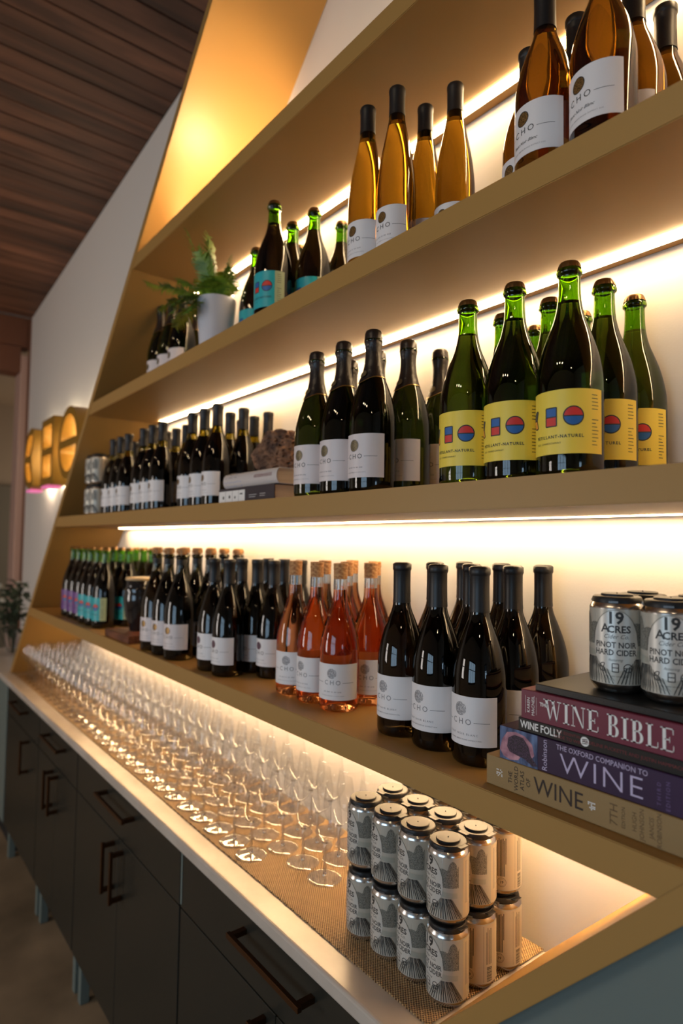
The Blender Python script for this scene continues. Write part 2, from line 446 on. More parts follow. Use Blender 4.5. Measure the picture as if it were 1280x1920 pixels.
# end of the room on the left: header beam, post, opening, far room
struct(link('wall_left', bevbox('wall_left', -4.60, -4.46, -3.6, -1.2, 0, Z0 + 2.3, WALLP)))
struct(link('trim_1', bevbox('trim_1', -4.66, -4.47, 0.24, 0.42, 0, Z0 + 2.06, TRIM, 0.004)))
struct(link('trim_2', bevbox('trim_2', -4.468, -4.452, 0.286, 0.30, 0, Z0 + 2.34, BEAMM)))
struct(link('beam', bevbox('beam', -4.66, -4.47, -1.25, 0.24, Z0 + 1.93, Z0 + 2.12, BEAMM, 0.004)))
struct(link('wall_left_upper', bevbox('wall_left_upper', -4.62, -4.48, -1.25, 0.30, Z0 + 2.12, Z0 + 2.34, BEAMM)))
struct(link('wall_far', bevbox('wall_far', -8.1, -8.0, -3.6, 3.0, 0, 3.3, FARW)))
struct(link('wall_far_side', bevbox('wall_far_side', -8.0, -4.6, 2.9, 3.0, 0, 3.3, FARW)))
struct(link('ceiling_far', bevbox('ceiling_far', -8.1, -4.62, -3.9, 3.1, Z0 + 2.34, Z0 + 2.42, FARW)))
tag(link('sliding_door_panel', bevbox('sd', -7.98, -7.93, -0.6, 1.6, 0.0, Z0 + 1.35, CURT, 0.01)), 'tall grey-brown sliding panel in the far room beyond the post', 'door')

# plank ceiling
ce = bpy.data.objects.new('ceiling', None); COL.objects.link(ce); ce['kind'] = 'structure'
SL = math.atan(0.081)
link('ceiling_board', prism('cb', [(-4.46, Z0 + ceil_z(-4.46) + 0.016), (3.9, Z0 + ceil_z(3.9) + 0.016), (3.9, Z0 + ceil_z(3.9) + 0.08), (-4.46, Z0 + ceil_z(-4.46) + 0.08)], 'y', -3.8, 0.42, CEILB), ce)
PW = 0.092
pl_long = bevbox('plank', 0.0025, PW - 0.0025, 0, 1.0, 0.0, 0.014, PLANK, 0.002)
x = -4.455; i = 0
while x < 3.8:
    cuts = [-3.6, 0.3]
    if x < -0.6:
        c = random.uniform(-2.4, -0.1); cuts = [-3.6, c, 0.3]
    for a, b in zip(cuts, cuts[1:]):
        o = link('plank', pl_long, ce, (x, a + 0.002, Z0 + ceil_z(x) + random.uniform(-0.002, 0.001)), (0, -SL, 0)); o.scale = (1, b - a - 0.004, 1)
    x += PW; i += 1

# ------------------------------------------------------------------ shelving unit
unit = thing('wall_shelving', 'tan slanted built-in shelving unit with lit shelves on the white wall', 'shelves', (0, 0, Z0))
def shelf_board(zt, name='shelf'):
    z0, z1 = zt - T, zt
    poly = [(xl(z0) - 0.001, z0), (xr(z0) + 0.001, z0), (xr(z1) + 0.001, z1), (xl(z1) - 0.001, z1)]
    return link(name, prism(name, poly, 'y', 0.0, D - 0.0005, SHELF, 0.0012), unit)
for zt in (ZA, ZB, ZC, ZD): shelf_board(zt)
TH = 0.042
ztl = 2.62
for nm, f, s in (('side_panel', xl, -1), ('side_panel', xr, 1)):
    zt = ztl if s < 0 else 3.0
    zb = 0.0012
    a, b = (f(zb), f(zt))
    zc0 = ceil_z(b) - 0.012
    poly = [(a, zb), (a + s * TH, zb), (f(zc0) + s * TH, zc0), (f(zc0), zc0)]
    link(nm, prism(nm, poly, 'y', -0.0008, D - 0.0005, SHELF, 0.001), unit)
# led strips under A..D, one on top of A
def strip(zt, x0, x1, y0=0.252, up=False):
    if up:
        p = link('light_channel', bevbox('lc', x0, x1, y0 - 0.012, y0 - 0.006, zt + 0.0003, zt + 0.020, SHELF), unit)
        link('led_strip', bevbox('ls', x0 + 0.01, x1 - 0.01, y0, y0 + 0.012, zt + 0.0003, zt + 0.005, LEDT), unit); return
    z = zt - T
    link('light_channel', bevbox('lc', x0, x1, y0 + 0.0205, y0 + 0.0225, z - (0.0042 if zt > ZC + 0.1 else 0.0017), z - 0.0002, ALU), unit)
    link('led_strip', bevbox('ls', x0 + 0.01, x1 - 0.01, y0, y0 + 0.020, z - (0.0045 if zt > ZC + 0.1 else 0.0015), z - 0.0002, LEDD if zt == ZD else (LEDC if zt == ZC else LED)), unit)
for zt in (ZA, ZB, ZC, ZD):
    z = zt - T
    strip(zt, xl(z) + 0.05, min(xr(z) - 0.03, 1.35))
strip(ZA, xl(ZA) + 0.015, 0.9, 0.13, True)
pk = link('puck_light', lathe('puck', [(0.026, 0), (0.026, 0.010), (0.024, 0.012), (0.0, 0.012)], emit('puck', (1.0, 0.72, 0.38), 30), 24), unit, (xl(ZA) + 0.44, 0.17, ZA + 0.0005))
sp_ = bpy.data.lights.new('puck_spot', 'SPOT'); sp_.energy = 13; sp_.color = (1.0, 0.68, 0.38); sp_.spot_size = math.radians(125); sp_.spot_blend = 0.35; sp_.shadow_soft_size = 0.02
so = bpy.data.objects.new('puck_spot', sp_); COL.objects.link(so); so.location = (xl(ZA) + 0.44, 0.17, Z0 + ZA + 0.03)
so.rotation_euler = (Vector((xl(ZA) + 0.16, 0.11, Z0 + ZA + 0.30)) - so.location).to_track_quat('-Z', 'Z').to_euler()
link('end_panel', prism('ep', [(xr(0.002) + TH + 0.001, 0.0015), (1.25, 0.0015), (1.25, 1.1), (xr(1.1) + TH + 0.001, 1.1)], 'y', 0.022, 0.04, TEAL), unit)['label'] = 'grey teal infill panel'

# worktop, mat, cabinets
ct = link('countertop', bevbox('countertop', -3.98, 1.4, -0.047, D - 0.001, Z0 - 0.030, Z0, QUARTZ, 0.006, 3))
tag(ct, 'pale quartz worktop with rounded edge running under the slanted shelves', 'countertop')
MATM = mat('bar_mat_weave', srgb(150, 112, 70), 0.45)
nt = MATM.node_tree; b = nt.nodes['Principled BSDF']
tc = nt.nodes.new('ShaderNodeTexCoord'); mp = nt.nodes.new('ShaderNodeMapping'); mp.inputs['Rotation'].default_value = (0, 0, 0.0)
w1 = nt.nodes.new('ShaderNodeSeparateXYZ'); nt.links.new(tc.outputs['Object'], mp.inputs[0]); nt.links.new(mp.outputs[0], w1.inputs[0])
def mth(op, a=None, b_=None, va=None, vb=None):
    n = nt.nodes.new('ShaderNodeMath'); n.operation = op
    if a is not None: nt.links.new(a, n.inputs[0])
    if b_ is not None: nt.links.new(b_, n.inputs[1])
    if va is not None: n.inputs[0].default_value = va
    if vb is not None: n.inputs[1].default_value = vb
    return n.outputs[0]
KX = 2 * PI / 0.0060
sx_ = mth('SINE', mth('MULTIPLY', w1.outputs[0], vb=KX)); sy_ = mth('SINE', mth('MULTIPLY', w1.outputs[1], vb=KX * 1.15))
hh = mth('MULTIPLY', sx_, sy_)
rp = nt.nodes.new('ShaderNodeValToRGB'); rp.color_ramp.elements[0].color = srgb(92, 62, 34); rp.color_ramp.elements[1].color = srgb(205, 168, 118)
rp.color_ramp.elements[0].position = 0.30; rp.color_ramp.elements[1].position = 0.62
nt.links.new(mth('MULTIPLY_ADD', hh, va=0, vb=0.5), rp.inputs[0])
rp_in = rp.inputs[0].links[0].from_node; rp_in.inputs[2].default_value = 0.5
nt.links.new(rp.outputs[0], b.inputs['Base Color'])
bp = nt.nodes.new('ShaderNodeBump'); bp.inputs['Strength'].default_value = 0.9; bp.inputs['Distance'].default_value = 0.0016
nt.links.new(hh, bp.inputs['Height']); nt.links.new(bp.outputs[0], b.inputs['Normal'])
# mat outline with a toothed front edge
mx0, mx1 = xl(0) + 0.012, xr(0) - 0.004
n = 760; V = []; F = []
for i in range(n + 1):
    xx = mx0 + (mx1 - mx0) * i / n; e = 0.0075 + (0.0010 if i % 2 else -0.0010) + 0.0008 * math.sin(xx * 9)
    V += [(xx, e, 0.0002), (xx, e, 0.003), (xx, D - 0.004, 0.003)]
    if i: k = 3 * i; F += [(k - 3, k, k + 1, k - 2), (k - 2, k + 1, k + 2, k - 1)]
tag(link('bar_mat', mk('bar_mat', V, F, MATM), None, (0, 0, Z0)), 'tan woven bar mat with toothed edge under the glasses and cans', 'mat')

def bar_handle(name, length, vert, parent, loc):
    h = length / 2; s = 0.0055
    P = [(bevbox('a', -h, h, -0.040, -0.030, -s, s, BRONZE, 0.001), Matrix())]
    for x in (-h + 0.004, h - 0.016): P.append((bevbox('a', x, x + 0.012, -0.0305, -0.0005, -s, s, BRONZE), Matrix()))
    me = join(name, P)
    return link(name, me, parent, loc, (0, PI / 2 if vert else 0, 0))
CW = [(-0.90, -0.02), (-1.79, -0.90), (-2.37, -1.79), (-3.05, -2.37), (-0.02, 0.86)]
LBL = ['dark green base cabinet nearest the camera under the cider cans', 'dark green base cabinet under the nearest wine glasses', 'narrow dark green base cabinet second from the far end', 'dark green base cabinet at the far end of the worktop', 'dark green base cabinet at the right edge beyond the cans']
DB, DT, SPL = -0.745, -0.034, -0.186
for (a, b_), lb in zip(CW, LBL):
    c = thing('base_cabinet', lb, 'cabinet', (0, 0, Z0), group='base cabinets under the worktop')
    link('body', bevbox('body', a + 0.001, b_ - 0.001, 0.0, D - 0.002, DB, -0.031, TEAL), c)
    dr = link('drawer', bevbox('drawer', a + 0.004, b_ - 0.004, -0.021, -0.001, SPL + 0.002, DT, DOORM, 0.001), c)
    m_ = (a + b_) / 2 + (0.0 if b_ - a > 0.6 else 0.01)
    bar_handle('handle', 0.26, False, dr, (m_, -0.021, -0.088))
    w = b_ - a
    if w > 0.8 or w < 0.6:
        for s, (p, q) in ((-1, (a + 0.004, (a + b_) / 2 - 0.0015)), (1, ((a + b_) / 2 + 0.0015, b_ - 0.004))):
            d = link('door', bevbox('door', p, q, -0.021, -0.001, DB, SPL - 0.002, DOORM, 0.001), c)
            bar_handle('handle', 0.15, True, d, ((a + b_) / 2 + s * 0.038, -0.021, -0.280))
    else:
        d = link('door', bevbox('door', a + 0.004, b_ - 0.004, -0.021, -0.001, DB, SPL - 0.002, DOORM, 0.001), c)
        bar_handle('handle', 0.15, True, d, (a + 0.52 - 0.02, -0.021, -0.275))
    for xx in (a + 0.02, b_ - 0.05):
        link('leg', bevbox('leg', xx, xx + 0.03, 0.0, 0.03, -Z0 + 0.0005, DB, TEAL, 0.001), c)
    if b_ == -0.02: link('edge_strip', bevbox('es', a + 0.0042, a + 0.012, -0.0222, -0.0212, SPL + 0.01, -0.045, TEAL), c)
    link('plinth', bevbox('plinth', a + 0.001, b_ - 0.001, 0.09, 0.11, -Z0 + 0.0005, DB, DARKM), c)
c = thing('end_cabinet', 'grey teal end cabinet under the worktop at the far left', 'cabinet', (0, 0, Z0))
link('body', bevbox('body', -3.96, -3.052, -0.024, D - 0.002, DB, -0.031, TEAL, 0.001), c)
link('plinth', bevbox('plinth', -3.95, -3.06, 0.03, 0.25, -Z0 + 0.0005, DB, DARKM), c)

# ------------------------------------------------------------------ bottles
def bottle_body(name, outer, fill, m, wall=0.0028, punt=0.018, r=None, seg=44):
    """outer: (r,z) from heel to mouth; solid up to the fill line, air above it inside the neck"""
    base = [(0, punt), (outer[0][0] * 0.45, punt * 0.6), (outer[0][0] * 0.8, 0.0015), (outer[0][0] * 0.9, 0.0)]
    top = outer[-1][1]
    inn = []
    def ro(z):
        for (ra, za), (rb, zb) in zip(outer, outer[1:]):
            if za <= z <= zb: return ra + (rb - ra) * (z - za) / max(zb - za, 1e-6)
        return outer[-1][0]
    zs = [top] + [top - (top - fill) * k / 6 for k in range(1, 7)]
    for z in zs: inn.append((max(ro(z) - wall, 0.006), z))
    inn.append((0, fill))
    return lathe(name, base + outer + inn, m, seg, angle=50)
def sm(pts, n=4):
    """Catmull-Rom through (r,z) points"""
    out = []
    P = [pts[0]] + pts + [pts[-1]]
    for i in range(1, len(P) - 2):
        for k in range(n):
            t = k / n; q = []
            for c in (0, 1):
                a, b, c2, d = P[i - 1][c], P[i][c], P[i + 1][c], P[i + 2][c]
                q.append(0.5 * (2 * b + (c2 - a) * t + (2 * a - 5 * b + 4 * c2 - d) * t * t + (3 * b - a - 3 * c2 + d) * t ** 3))
            out.append((q[0], q[1]))
    out.append(pts[-1]); return out
def label_shell(name, r, z0, z1, a0, a1, m, off=0.0004):
    n = 28; V, F = [], []
    for i in range(n + 1):
        a = a0 + (a1 - a0) * i / n
        for R, z in ((r + off, z0), (r + off, z1), (r + 0.0001, z0), (r + 0.0001, z1)): V.append((R * math.sin(a), -R * math.cos(a), z))
        if i:
            k = 4 * i; F += [(k - 4, k, k + 1, k - 3), (k - 3, k + 1, k + 3, k - 1), (k - 2, k + 2, k, k - 4)]
    return mk(name, V, F, m, smooth=True, angle=60)
def emblem(cx, cy, r, kind):
    if kind == 'gold': return [fan(cx, cy, r, INK), fan(cx, cy, r * 0.88, EMBG)]
    if kind == 'bronze': return [fan(cx, cy, r, INKG), fan(cx, cy, r * 0.9, EMBB)]
    if kind == 'plum': return [fan(cx, cy, r, mat('emblem_plum', srgb(96, 66, 78), 0.5))]
    S = []; rnd = random.Random(3)
    for k in range(1, 8):
        rad = r * k / 7.5; a = rnd.uniform(0, 6)
        while True:
            b = a + rnd.uniform(0.5, 1.5); S.append(ringp(cx, cy, rad, r * 0.07, INKG, 5, a, b)); a = b + rnd.uniform(0.12, 0.4)
            if a > 2 * PI * 1 + 5: break
    for k in range(26):
        a = rnd.uniform(0, 6.28); q = rnd.uniform(0.1, 0.8) * r; b = a + rnd.uniform(-0.5, 0.5); q2 = q + r * 0.22
        S.append(seg2((cx + q * math.cos(a), cy + q * math.sin(a)), (cx + q2 * math.cos(b), cy + q2 * math.sin(b)), r * 0.06, INKG))
    return S
def cho_print(r, z0, h, kind, sub='PINOT NOIR BLANC', script=False):
    c = z0 + h / 2; S = []
    S += emblem(-0.001, z0 + h * 0.735, h * 0.142, kind)
    for ch, dx in (('C', -0.0125), ('H', 0), ('O', 0.0125)): S.append(text2d(ch, 0.0125, dx, c - h * 0.02, INKG if kind == 'ink' else INK))
    S += [rect(0.021, c - h * 0.02 - 0.0003, 0.045, c - h * 0.02 + 0.0003, INK, 6), rect(-0.045, c - h * 0.02 - 0.0003, -0.021, c - h * 0.02 + 0.0003, INK, 6)]
    if script: S.append(text2d(sub.title(), 0.0062, 0, z0 + h * 0.26, INK, shear=0.5))
    elif sub: S.append(text2d(sub, 0.0042, 0, z0 + h * 0.23, INKG, spacing=1.5))
    else: S += dashes(-0.018, 0.018, z0 + h * 0.23, 0.0024, INKG)
    if sub and 'BLANC' in sub.upper() and kind in ('ink', 'gold'): S += dashes(-0.026, -0.004, z0 + h * 0.12, 0.0015, INKG, 3) + [text2d('LAURELWOOD DISTRICT AVA', 0.0026, 0.012, z0 + h * 0.12, INKG, spacing=1.2)]
    else: S += dashes(-0.026, 0.026, z0 + h * 0.12, 0.0014, INKG, 3)
    return shape_mesh('print', S, on_cyl(r, 0, 0.0006))
def petnat_print(r, z0, h, kind='col', sub='2021 CHARDONNAY'):
    c = z0 + h * 0.58
    S = glyphs(0, c, h * 0.145, 0.0016, 'col')
    S.append(text2d('PÉTILLANT-NATUREL', 0.0058, 0.008, z0 + h * 0.27, INK, bold=0.02, spacing=1.25))
    S += [text2d(sub, 0.0036, -0.006, z0 + h * 0.17, INK, spacing=1.2)] if sub else dashes(-0.018, 0.006, z0 + h * 0.17, 0.002, INK)
    rnd = random.Random(5)
    for k in range(15):
        for j in range(1):
            u = r * 1.20; v = z0 + h * 0.9 - k * h * 0.055
            if k in (5, 6): continue
            S.append(rect(u, v, u + rnd.uniform(0.006, 0.011), v + 0.0009, INK, 3))
    return shape_mesh('print', S, on_cyl(r, 0, 0.0006))
def capsule(name, prof, m, seg=32): return lathe(name, prof, m, seg, angle=45)

PROTO = {}
def proto(key, name, body, parts): PROTO[key] = (name, body, parts)

# shapes -------------------------------------------------
SPK = [(0.0425, 0.003)] + sm([(0.0442, 0.008), (0.0442, 0.06), (0.0442, 0.125), (0.0415, 0.152), (0.0355, 0.178), (0.028, 0.200), (0.0212, 0.218), (0.0165, 0.238), (0.0148, 0.256), (0.0143, 0.276)], 3) + [(0.0146, 0.280), (0.0172, 0.282), (0.0174, 0.286), (0.0150, 0.289), (0.0138, 0.291)]
BUR = [(0.0385, 0.003)] + sm([(0.0400, 0.008), (0.0400, 0.05), (0.0400, 0.112), (0.0385, 0.134), (0.0330, 0.162), (0.0245, 0.188), (0.0175, 0.208), (0.0145, 0.225), (0.0138, 0.25), (0.0136, 0.274)], 3) + [(0.0150, 0.276), (0.0150, 0.284), (0.0135, 0.286)]
BIG = [(0.0405, 0.003)] + sm([(0.0420, 0.008), (0.0420, 0.05), (0.0420, 0.118), (0.0405, 0.142), (0.0345, 0.170), (0.0255, 0.196), (0.0178, 0.216), (0.0150, 0.232), (0.0143, 0.26), (0.0141, 0.285)], 3) + [(0.0158, 0.287), (0.0158, 0.296), (0.014, 0.298)]
HOK = [(0.0345, 0.003)] + sm([(0.0362, 0.008), (0.0362, 0.06), (0.0362, 0.120), (0.0350, 0.150), (0.0310, 0.185), (0.0250, 0.218), (0.0190, 0.248), (0.0150, 0.272), (0.0138, 0.295), (0.0136, 0.318)], 3) + [(0.0148, 0.320), (0.0148, 0.327), (0.0135, 0.329)]

def crown_mesh():
    V, F = [], []; seg = 42
    rings = [(0.0, 0.3005), (0.009, 0.3003), (0.0125, 0.2990), (0.0140, 0.2965), (0.0150, 0.2925), (0.0156, 0.2895)]
    V.append((0, 0, rings[0][1]))
    for j, (r, z) in enumerate(rings[1:]):
        for k in range(seg):
            a = 2 * PI * k / seg; q = r + (0.0008 * (j - 1) / 3 if (k % 2 and j > 1) else 0)
            V.append((q * math.cos(a), q * math.sin(a), z))
    for k in range(seg): F.append((0, 1 + k, 1 + (k + 1) % seg))
    for j in range(len(rings) - 2):
        for k in range(seg):
            a = 1 + j * seg; F.append((a + k, a + seg + k, a + seg + (k + 1) % seg, a + (k + 1) % seg))
    return mk('crown', V, F, CROWN, smooth=True, angle=25)
CR = crown_mesh()
def petnat(key, glass, lab, name, sub):
    body = bottle_body('glass_body', SPK, 0.243, glass)
    z0, h = 0.029, 0.085
    L = label_shell('label', 0.0442, z0, z0 + h, -1.75, 1.62, lab)
    Lb = label_shell('back_strip', 0.0442, z0, z0 + h, 1.08, 1.62, PALEG if key != 'yellow' else lab, 0.0005)
    pr = petnat_print(0.0442, z0, h, sub=sub)
    proto(key, name, body, [('crown_cap', CR, []), ('label', L, [('lettering', pr)] + ([('back_strip', Lb)] if key != 'yellow' else []))])
petnat('yellow', G_GREEN, YEL, 'sparkling_wine_bottle', '2021 CHARDONNAY')
petnat('teal', G_TEAL, TEALL, 'sparkling_wine_bottle', None)
petnat('purple', G_TEAL, PURP, 'sparkling_wine_bottle', None)

# foil-topped sparkling
def foil_mesh():
    V, F = [], []; seg = 48
    P = [(0.0, 0.3065), (0.010, 0.3060), (0.0142, 0.3035), (0.0160, 0.298), (0.0163, 0.290), (0.0170, 0.283), (0.0160, 0.276), (0.0150, 0.268), (0.0150, 0.256), (0.0166, 0.240), (0.0200, 0.224), (0.0232, 0.2135)]
    V.append((0, 0, P[0][1])); rnd = random.Random(9)
    for j, (r, z) in enumerate(P[1:]):
        for k in range(seg):
            a = 2 * PI * k / seg; dz = 0.0; dr = 0
            if j == len(P) - 2:
                dz = -0.011 * max(0, math.cos(a + PI / 2 + 0.25)) ** 3; rr_ = r - 0.55 * dz
            else: rr_ = r
            if 1 < j < 6: dr = 0.0009 * math.sin(7 * a + j) * math.sin(3 * a + 2 * j)
            V.append(((rr_ + dr) * math.cos(a), (rr_ + dr) * math.sin(a), z + dz))
    for k in range(seg): F.append((0, 1 + k, 1 + (k + 1) % seg))
    for j in range(len(P) - 2):
        for k in range(seg):
            a = 1 + j * seg; F.append((a + k, a + seg + k, a + seg + (k + 1) % seg, a + (k + 1) % seg))
    # gold hem
    a = 1 + (len(P) - 2) * seg; hem = []
    for k in range(seg):
        v = V[a + k]; hem.append(v)
    V2, F2 = [], []
    for k, v in enumerate(hem):
        s = 1.045; V2 += [(v[0] * 1.012, v[1] * 1.012, v[2] + 0.0008), (v[0] * s, v[1] * s, v[2] - 0.0010)]
        q = 2 * k; q2 = 2 * ((k + 1) % seg); F2.append((q, q + 1, q2 + 1, q2))
    return mk('foil', V, F, FOIL, smooth=True, angle=50), mk('hem', V2, F2, GOLDL, smooth=True)
FO, HEM = foil_mesh()
seal = shape_mesh('seal', [fan(0, 0.2195, 0.0065, EMBB)], lambda u, v, k: ((0.0238 - (v - 0.2195) * 0.50 + 0.0010) * math.sin(u / 0.022), -(0.0238 - (v - 0.2195) * 0.50 + 0.0010) * math.cos(u / 0.022), v))
def foilbottle(key, paper, emb, sub):
    body = bottle_body('glass_body', SPK, 0.25, G_FOIL)
    L = label_shell('label', 0.0442, 0.026, 0.105, -1.35, 1.32, paper)
    proto(key, 'sparkling_wine_bottle', body, [('foil_capsule', FO, [('foil_hem', HEM), ('foil_seal', seal)]), ('label', L, [('lettering', cho_print(0.0442, 0.026, 0.079, emb, sub))])])
foilbottle('foil', PAPERP, 'bronze', None)
foilbottle('foil2', PAPERP, 'bronze', None)

capB = capsule('capsule', [(0, 0.2995), (0.0125, 0.2993), (0.0155, 0.2975), (0.0168, 0.2962), (0.0168, 0.2872), (0.0160, 0.2858), (0.0153, 0.284), (0.0152, 0.262), (0.0155, 0.236), (0.0160, 0.2285), (0.0152, 0.2283)], CAPS)
L = label_shell('label', 0.042, 0.031, 0.104, -1.38, 1.36, PAPER)
proto('black', 'wine_bottle', bottle_body('glass_body', BIG, 0.226, G_BLK), [('capsule', capB, []), ('label', L, [('lettering', cho_print(0.042, 0.031, 0.073, 'ink'))])])
proto('amber', 'wine_bottle', bottle_body('glass_body', BIG, 0.222, G_AMB), [('capsule', capB, []), ('label', L, [('lettering', cho_print(0.042, 0.031, 0.073, 'gold', 'Pinot Noir Blanc', True))])])
capD = capsule('capsule', [(0, 0.2872), (0.012, 0.2870), (0.0150, 0.2860), (0.0157, 0.2845), (0.0157, 0.2755), (0.0148, 0.2740), (0.0145, 0.250), (0.0150, 0.2262), (0.0145, 0.226)], CAPS)
Ld = label_shell('label', 0.040, 0.030, 0.096, -1.42, 1.42, PAPER)
proto('dark', 'wine_bottle', bottle_body('glass_body', BUR, 0.206, G_DRK), [('capsule', capD, []), ('label', Ld, [('lettering', cho_print(0.040, 0.030, 0.066, 'gold', None))])])
proto('darkp', 'wine_bottle', bottle_body('glass_body', BUR, 0.215, G_BLK), [('capsule', capD, []), ('label', Ld, [('lettering', cho_print(0.040, 0.030, 0.066, 'plum', None))])])
corkr = capsule('cork', [(0, 0.2912), (0.0138, 0.2910), (0.0146, 0.2900), (0.0146, 0.2850), (0.0141, 0.2845), (0.0146, 0.2838), (0.0146, 0.2780), (0.0140, 0.2774), (0.0141, 0.2620), (0.0136, 0.2590)], CORK)
proto('rose', 'wine_bottle', bottle_body('glass_body', [(r, z) for r, z in BUR if z < 0.268] + [(0.0136, 0.268)], 0.238, G_ROSE), [('cork', corkr, []), ('label', label_shell('label', 0.040, 0.024, 0.094, -1.40, 1.42, PAPER), [('lettering', cho_print(0.040, 0.024, 0.070, 'ink', None))])])
capH = capsule('capsule', [(0, 0.3305), (0.011, 0.3302), (0.0145, 0.3285), (0.0155, 0.326), (0.0155, 0.320), (0.0148, 0.317), (0.0146, 0.29), (0.0152, 0.276), (0.0145, 0.2758)], CAPS)
proto('hock', 'wine_bottle', bottle_body('glass_body', HOK, 0.262, G_HOCK), [('capsule', capH, []), ('label', label_shell('label', 0.0362, 0.022, 0.092, -1.38, 1.30, PAPER), [('lettering', cho_print(0.0362, 0.022, 0.070, 'gold', None))])])
# corked and wired
ck = lathe('cork', [(0, 0.3105), (0.0120, 0.3103), (0.0150, 0.3085), (0.0155, 0.305), (0.0153, 0.2975), (0.0135, 0.2935), (0.0118, 0.2915)], CORK, 28)
def wire_mesh():
    P = []
    def tube(a, b, r=0.0007):
        a, b = Vector(a), Vector(b); d = b - a; me = lathe('w', [(r, 0), (r, d.length)], WIRE, 6)
        P.append((me, Matrix.Translation(a) @ d.to_track_quat('Z', 'Y').to_matrix().to_4x4()))
    R = 0.0160; n = 20
    for k in range(n):
        a, b = 2 * PI * k / n, 2 * PI * (k + 1) / n
        tube((R * math.cos(a), R * math.sin(a), 0.2835), (R * math.cos(b), R * math.sin(b), 0.2835))
    for k in range(4):
        a = PI / 4 + k * PI / 2
        tube((R * math.cos(a), R * math.sin(a), 0.2835), (0.0160 * math.cos(a), 0.0160 * math.sin(a), 0.303)); tube((0.0160 * math.cos(a), 0.0160 * math.sin(a), 0.303), (0.006 * math.cos(a), 0.006 * math.sin(a), 0.3110))
    return join('wire', P)
WM = wire_mesh()
bandm = lathe('neck_band', [(0.0150, 0.262), (0.0151, 0.2785)], CAPS, 28)
proto('cork', 'sparkling_wine_bottle', bottle_body('glass_body', SPK, 0.25, G_BLK), [('cork', ck, []), ('wire_cage', WM, []), ('neck_band', bandm, []), ('label', label_shell('label', 0.0442, 0.030, 0.100, -1.35, 1.35, PAPERP), [('lettering', cho_print(0.0442, 0.030, 0.070, 'gold', None))])])

def place_bottle(key, x, y, z, label, group, rz=0.0):
    nm, body, parts = PROTO[key]
    t = thing(nm, label, 'bottle', (x, y, Z0 + z), rz, group)
    link('glass_body', body, t)
    for pn, me, subs in parts:
        p = link(pn, me, t)
        for sn, sme in subs: link(sn, sme, p)
    return t

RW = ['front', 'middle', 'back']
def block(key, z, cols_, rows_, desc, where, group, skip=(), s=1.0, jit=0.05, rz=0.0, names=None):
    nc = len(cols_); cn = names or {3: ['left', 'centre', 'right'], 2: ['left', 'right'], 1: ['']}[nc]
    for j, y in enumerate(rows_):
        for i, x in enumerate(cols_):
            if (i, j) in skip: continue
            lb = '%s in %s, %s row, %s' % (desc, where, RW[j], cn[i])
            place_bottle(key, x + random.uniform(-.0003, .0003), y + random.uniform(-.0002, .0002), z, lb, group, rz + random.uniform(-jit, jit))

# lower shelf (D)
block('black', ZD, (-0.239, -0.151, -0.062), (0.088, 0.173, 0.257), 'black-capped dark bottle', 'the lower nine beside the books', 'black-capped bottles on the lower shelf', rz=0.02)
block('rose', ZD, (-0.5906, -0.5088, -0.4270), (0.0952, 0.1770, 0.2588), 'orange rosé bottle with bare cork', 'the lower rosé cluster', 'rosé bottles on the lower shelf', skip=((2, 2),), rz=0.32, jit=0.38)
block('darkp', ZD, (-0.917, -0.836, -0.755), (0.060, 0.1412, 0.2224), 'dark wine bottle with plum emblem', 'the cluster left of the rosé', 'plum emblem bottles on the lower shelf', skip=((2, 0),), rz=0.02)
block('cork', ZD, (-1.283, -1.193, -1.103), (0.050, 0.140, 0.230), 'corked wired dark bottle', 'the cluster beside the black jar', 'corked bottles on the lower shelf', rz=0.28)
block('teal', ZD, (-2.020, -1.930, -1.840), (0.070, 0.160, 0.250), 'green teal-label bottle', 'the lower cluster left of the jar', 'teal label bottles on the lower shelf', rz=-0.2)
block('purple', ZD, (-2.300, -2.210, -2.120), (0.078,), 'green purple-label bottle', 'the lower shelf far left end', 'purple label bottles', rz=-0.2)
# middle shelf (C)
block('yellow', ZC, (-0.076, 0.0142, 0.1044), (0.0735, 0.1637, 0.2539), 'green yellow-label bottle', 'the middle shelf block of nine', 'yellow label bottles on the middle shelf', jit=0.03)
block('foil', ZC, (-0.472, -0.382, -0.292), (0.060, 0.150, 0.240), 'foil-topped sparkling bottle', 'the cluster left of the yellow labels', 'foil-topped bottles on the middle shelf', skip=((0, 2), (1, 2)), rz=0.05)
block('dark', ZC, (-1.148, -1.067, -0.986), (0.093, 0.1742, 0.2554), 'yellow-necked dark bottle', 'the cluster beside the rock', 'dark bottles near the rock', rz=-0.06)
block('dark', ZC, (-1.506, -1.425, -1.344), (0.080, 0.1612, 0.2424), 'dark white-label bottle', 'the middle shelf central cluster', 'dark bottles mid shelf', skip=((0, 2), (1, 2)), rz=-0.06)
block('dark', ZC, (-1.816, -1.735, -1.654), (0.080, 0.1612, 0.2424), 'dark white-label bottle', 'the cluster beside the far cans', 'dark bottles beside the far cans', skip=((0, 2), (1, 2)), rz=-0.06)
